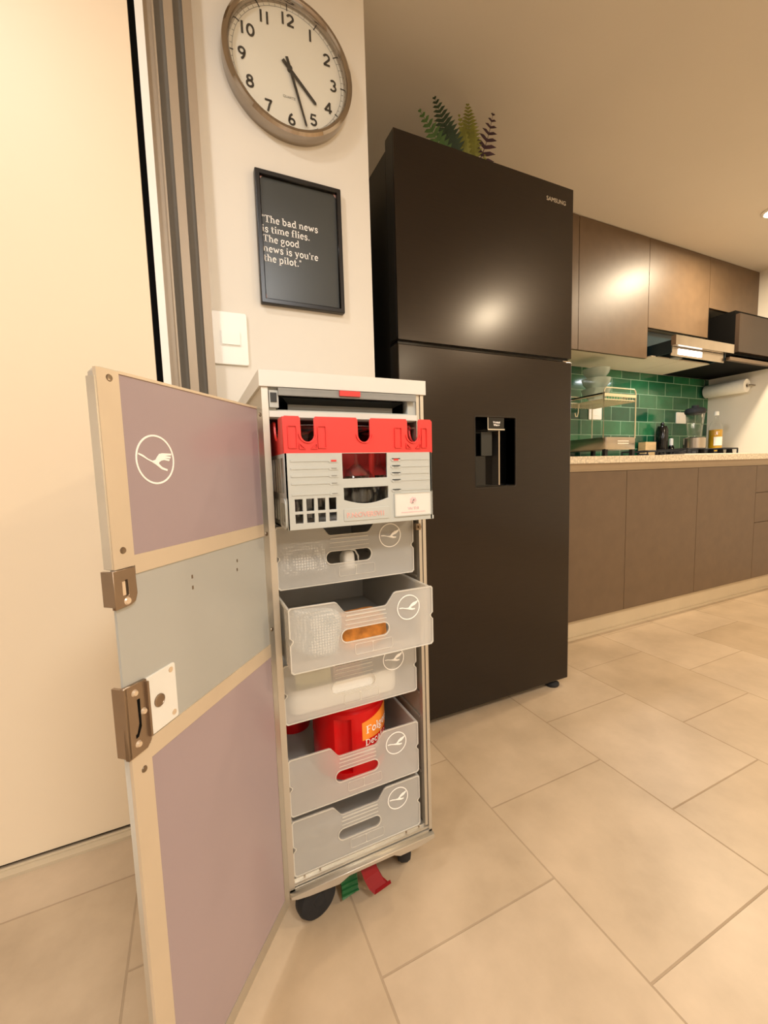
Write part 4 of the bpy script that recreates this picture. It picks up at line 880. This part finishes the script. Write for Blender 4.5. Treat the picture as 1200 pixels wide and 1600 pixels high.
def bowl(x, y, z, r, h, label, m):
    o = tag(obj('glass_bowl', L([(0, 0), (r*.55, 0), (r*.9, h*.55), (r, h), (r*.97, h), (r*.86, h*.57), (r*.5, .006), (0, .006)], (x, y, z), 36), m, smooth=True), label, 'bowl', 'bowls on the dish rack'); return base_me_at_origin(o)
M_bowl = frosted('greenish_glass', 'c6d2c6', 0.35, 0.1)
bowl(2.235, 1.165, 1.276, .085, .060, 'pale glass bowl at the bottom of the stack on the dish rack', M_bowl)
bowl(2.235, 1.165, 1.337, .085, .062, 'pale glass bowl in the middle of the stack on the dish rack', M_bowl)
bowl(2.235, 1.165, 1.400, .080, .060, 'pale glass bowl on top of the stack on the dish rack', M_bowl)
fp = thing('serving_tray', 'black tray lying on the edge of the dish rack top', 'tray', (2.18, 1.1, 1.279))
bm = B((2.096, 2.135, 1.01, 1.285, 1.2755, 1.284)); obj('tray_board', bm, M_gloss_black, fp, bevel=.002)
# hob with grates
HB = thing('gas_hob', 'white-topped gas hob with black grates below the range hood', 'hob', (2.85, 0.98, ZC))
obj('hob_plate', B((2.50, 3.20, 0.78, 1.27, ZC, 0.914)), M_capwhite, HB, bevel=.002)
def grate(x, y, s):
    bm = bmesh.new(); z = 0.945
    tube(bm, [(x-s, y-s, z), (x+s, y-s, z), (x+s, y+s, z), (x-s, y+s, z), (x-s, y-s, z)], .005, 6)
    for dx, dy in ((1, 0), (0, 1), (-1, 0), (0, -1)): tube(bm, [(x+dx*s, y+dy*s, z), (x+dx*s*.35, y+dy*s*.35, z)], .005, 6)
    for dx in (-1, 1):
        for dy in (-1, 1): tube(bm, [(x+dx*s, y+dy*s, z), (x+dx*s, y+dy*s, 0.914)], .005, 6)
    g = obj('grate', bm, M_rubber, HB, smooth=True)
    obj('burner', L([(0, .930), (.03, .930), (.034, .924), (.034, .9145), (0, .9145)], (x, y, 0), 24), M_rubber, HB, smooth=True)
for gx in (2.67, 3.03):
    for gy in (0.90, 1.14): grate(gx, gy, .088)
for k in range(4): obj('knob', L([(0, .940), (.014, .940), (.017, .914)], (2.70+.1*k, 0.80, 0), 18), M_black, HB, smooth=True)
# blender
BX, BYy = 3.285, 1.165
BL = thing('blender', 'jug blender with black lid and steel base near the right wall', 'blender', (BX, BYy, ZC))
obj('base', L([(0, ZC), (.085, ZC), (.088, .925), (.075, .950), (.070, .957), (0, .957)], (BX, BYy, 0), 32), M_rubber, BL, smooth=True)
obj('steel_band', L([(.070, .957), (.070, 1.040), (.060, 1.046), (0, 1.046)], (BX, BYy, 0), 32), M_steel, BL, smooth=True)
obj('jug', L([(.040, 1.048), (.044, 1.06), (.060, 1.222), (.057, 1.222), (.041, 1.062), (.040, 1.048)], (BX, BYy, 0), 36), M_glass, BL, smooth=True)
obj('lid', L([(0, 1.212), (.056, 1.212), (.066, 1.225), (.066, 1.246), (.052, 1.258), (.024, 1.260), (.022, 1.278), (0, 1.280)], (BX, BYy, 0), 32), M_rubber, BL, smooth=True)
obj('handle', tube(bmesh.new(), [(BX-.045, BYy-.045, 1.215), (BX-.070, BYy-.085, 1.20), (BX-.066, BYy-.085, 1.13), (BX-.034, BYy-.045, 1.09)], .008, 8), M_glass, BL, smooth=True)
# oil bottle
OB = thing('oil_bottle', 'clear glass bottle of golden oil with a pale cap beside the blender', 'bottle', (3.555, 1.165, ZC))
obj('glass', L([(0, ZC), (.044, ZC), (.046, .915), (.046, 1.120), (.036, 1.155), (.015, 1.185), (.014, 1.215), (0, 1.215)], (3.555, 1.165, 0), 32), M_glass, OB, smooth=True)
obj('oil', L([(0, ZC+.004), (.041, ZC+.004), (.043, .918), (.043, 1.105), (0, 1.105)], (3.555, 1.165, 0), 32), M_oil, OB, smooth=True)
obj('cap', L([(.0165, 1.212), (.0165, 1.240), (.012, 1.244), (0, 1.244), (0, 1.212)], (3.555, 1.165, 0), 20), M_white, OB, smooth=True)
bm = bmesh.new()
for k in range(8):
    a = [radians(195)+radians(75)*j/8 for j in (k, k+1)]
    bm.faces.new([bm.verts.new((3.555+.0465*cos(q), 1.165+.0465*sin(q), z)) for q, z in ((a[0], .985), (a[1], .985), (a[1], 1.05), (a[0], 1.05))])
obj('label', bm, M_white, OB)
# wooden block, dark jar, salt shaker
WB = thing('wooden_block', 'pale wooden block standing on the worktop behind the hob', 'block', (2.965, 1.31, ZC))
obj('block', B((2.915, 3.035, 1.285, 1.340, ZC, 1.022)), M_wood, WB, bevel=.003)
jr = thing('jar', 'black lidded jar behind the pale wooden block against the tiles', 'jar', (3.10, 1.305, ZC))
obj('jar_body', L([(0, ZC), (.036, ZC), (.040, .92), (.040, 1.11), (.030, 1.14), (0, 1.14)], (3.125, 1.300, 0), 28), M_gloss_black, jr, smooth=True)
obj('knob', L([(.010, 1.14), (.014, 1.155), (.008, 1.168), (0, 1.17)], (3.125, 1.300, 0), 18), M_gloss_black, jr, smooth=True)
ss = thing('shaker', 'small dark bottle with a white cap next to the wooden block', 'bottle', (3.235, 1.298, ZC))
obj('bottle_body', L([(0, ZC), (.020, ZC), (.021, .91), (.021, .985), (.012, 1.0), (0, 1.0)], (3.235, 1.298, 0), 24), M_gloss_black, ss, smooth=True)
obj('cap', L([(.014, .998), (.014, 1.045), (.010, 1.05), (0, 1.05), (0, .998)], (3.235, 1.298, 0), 20), M_white, ss, smooth=True)
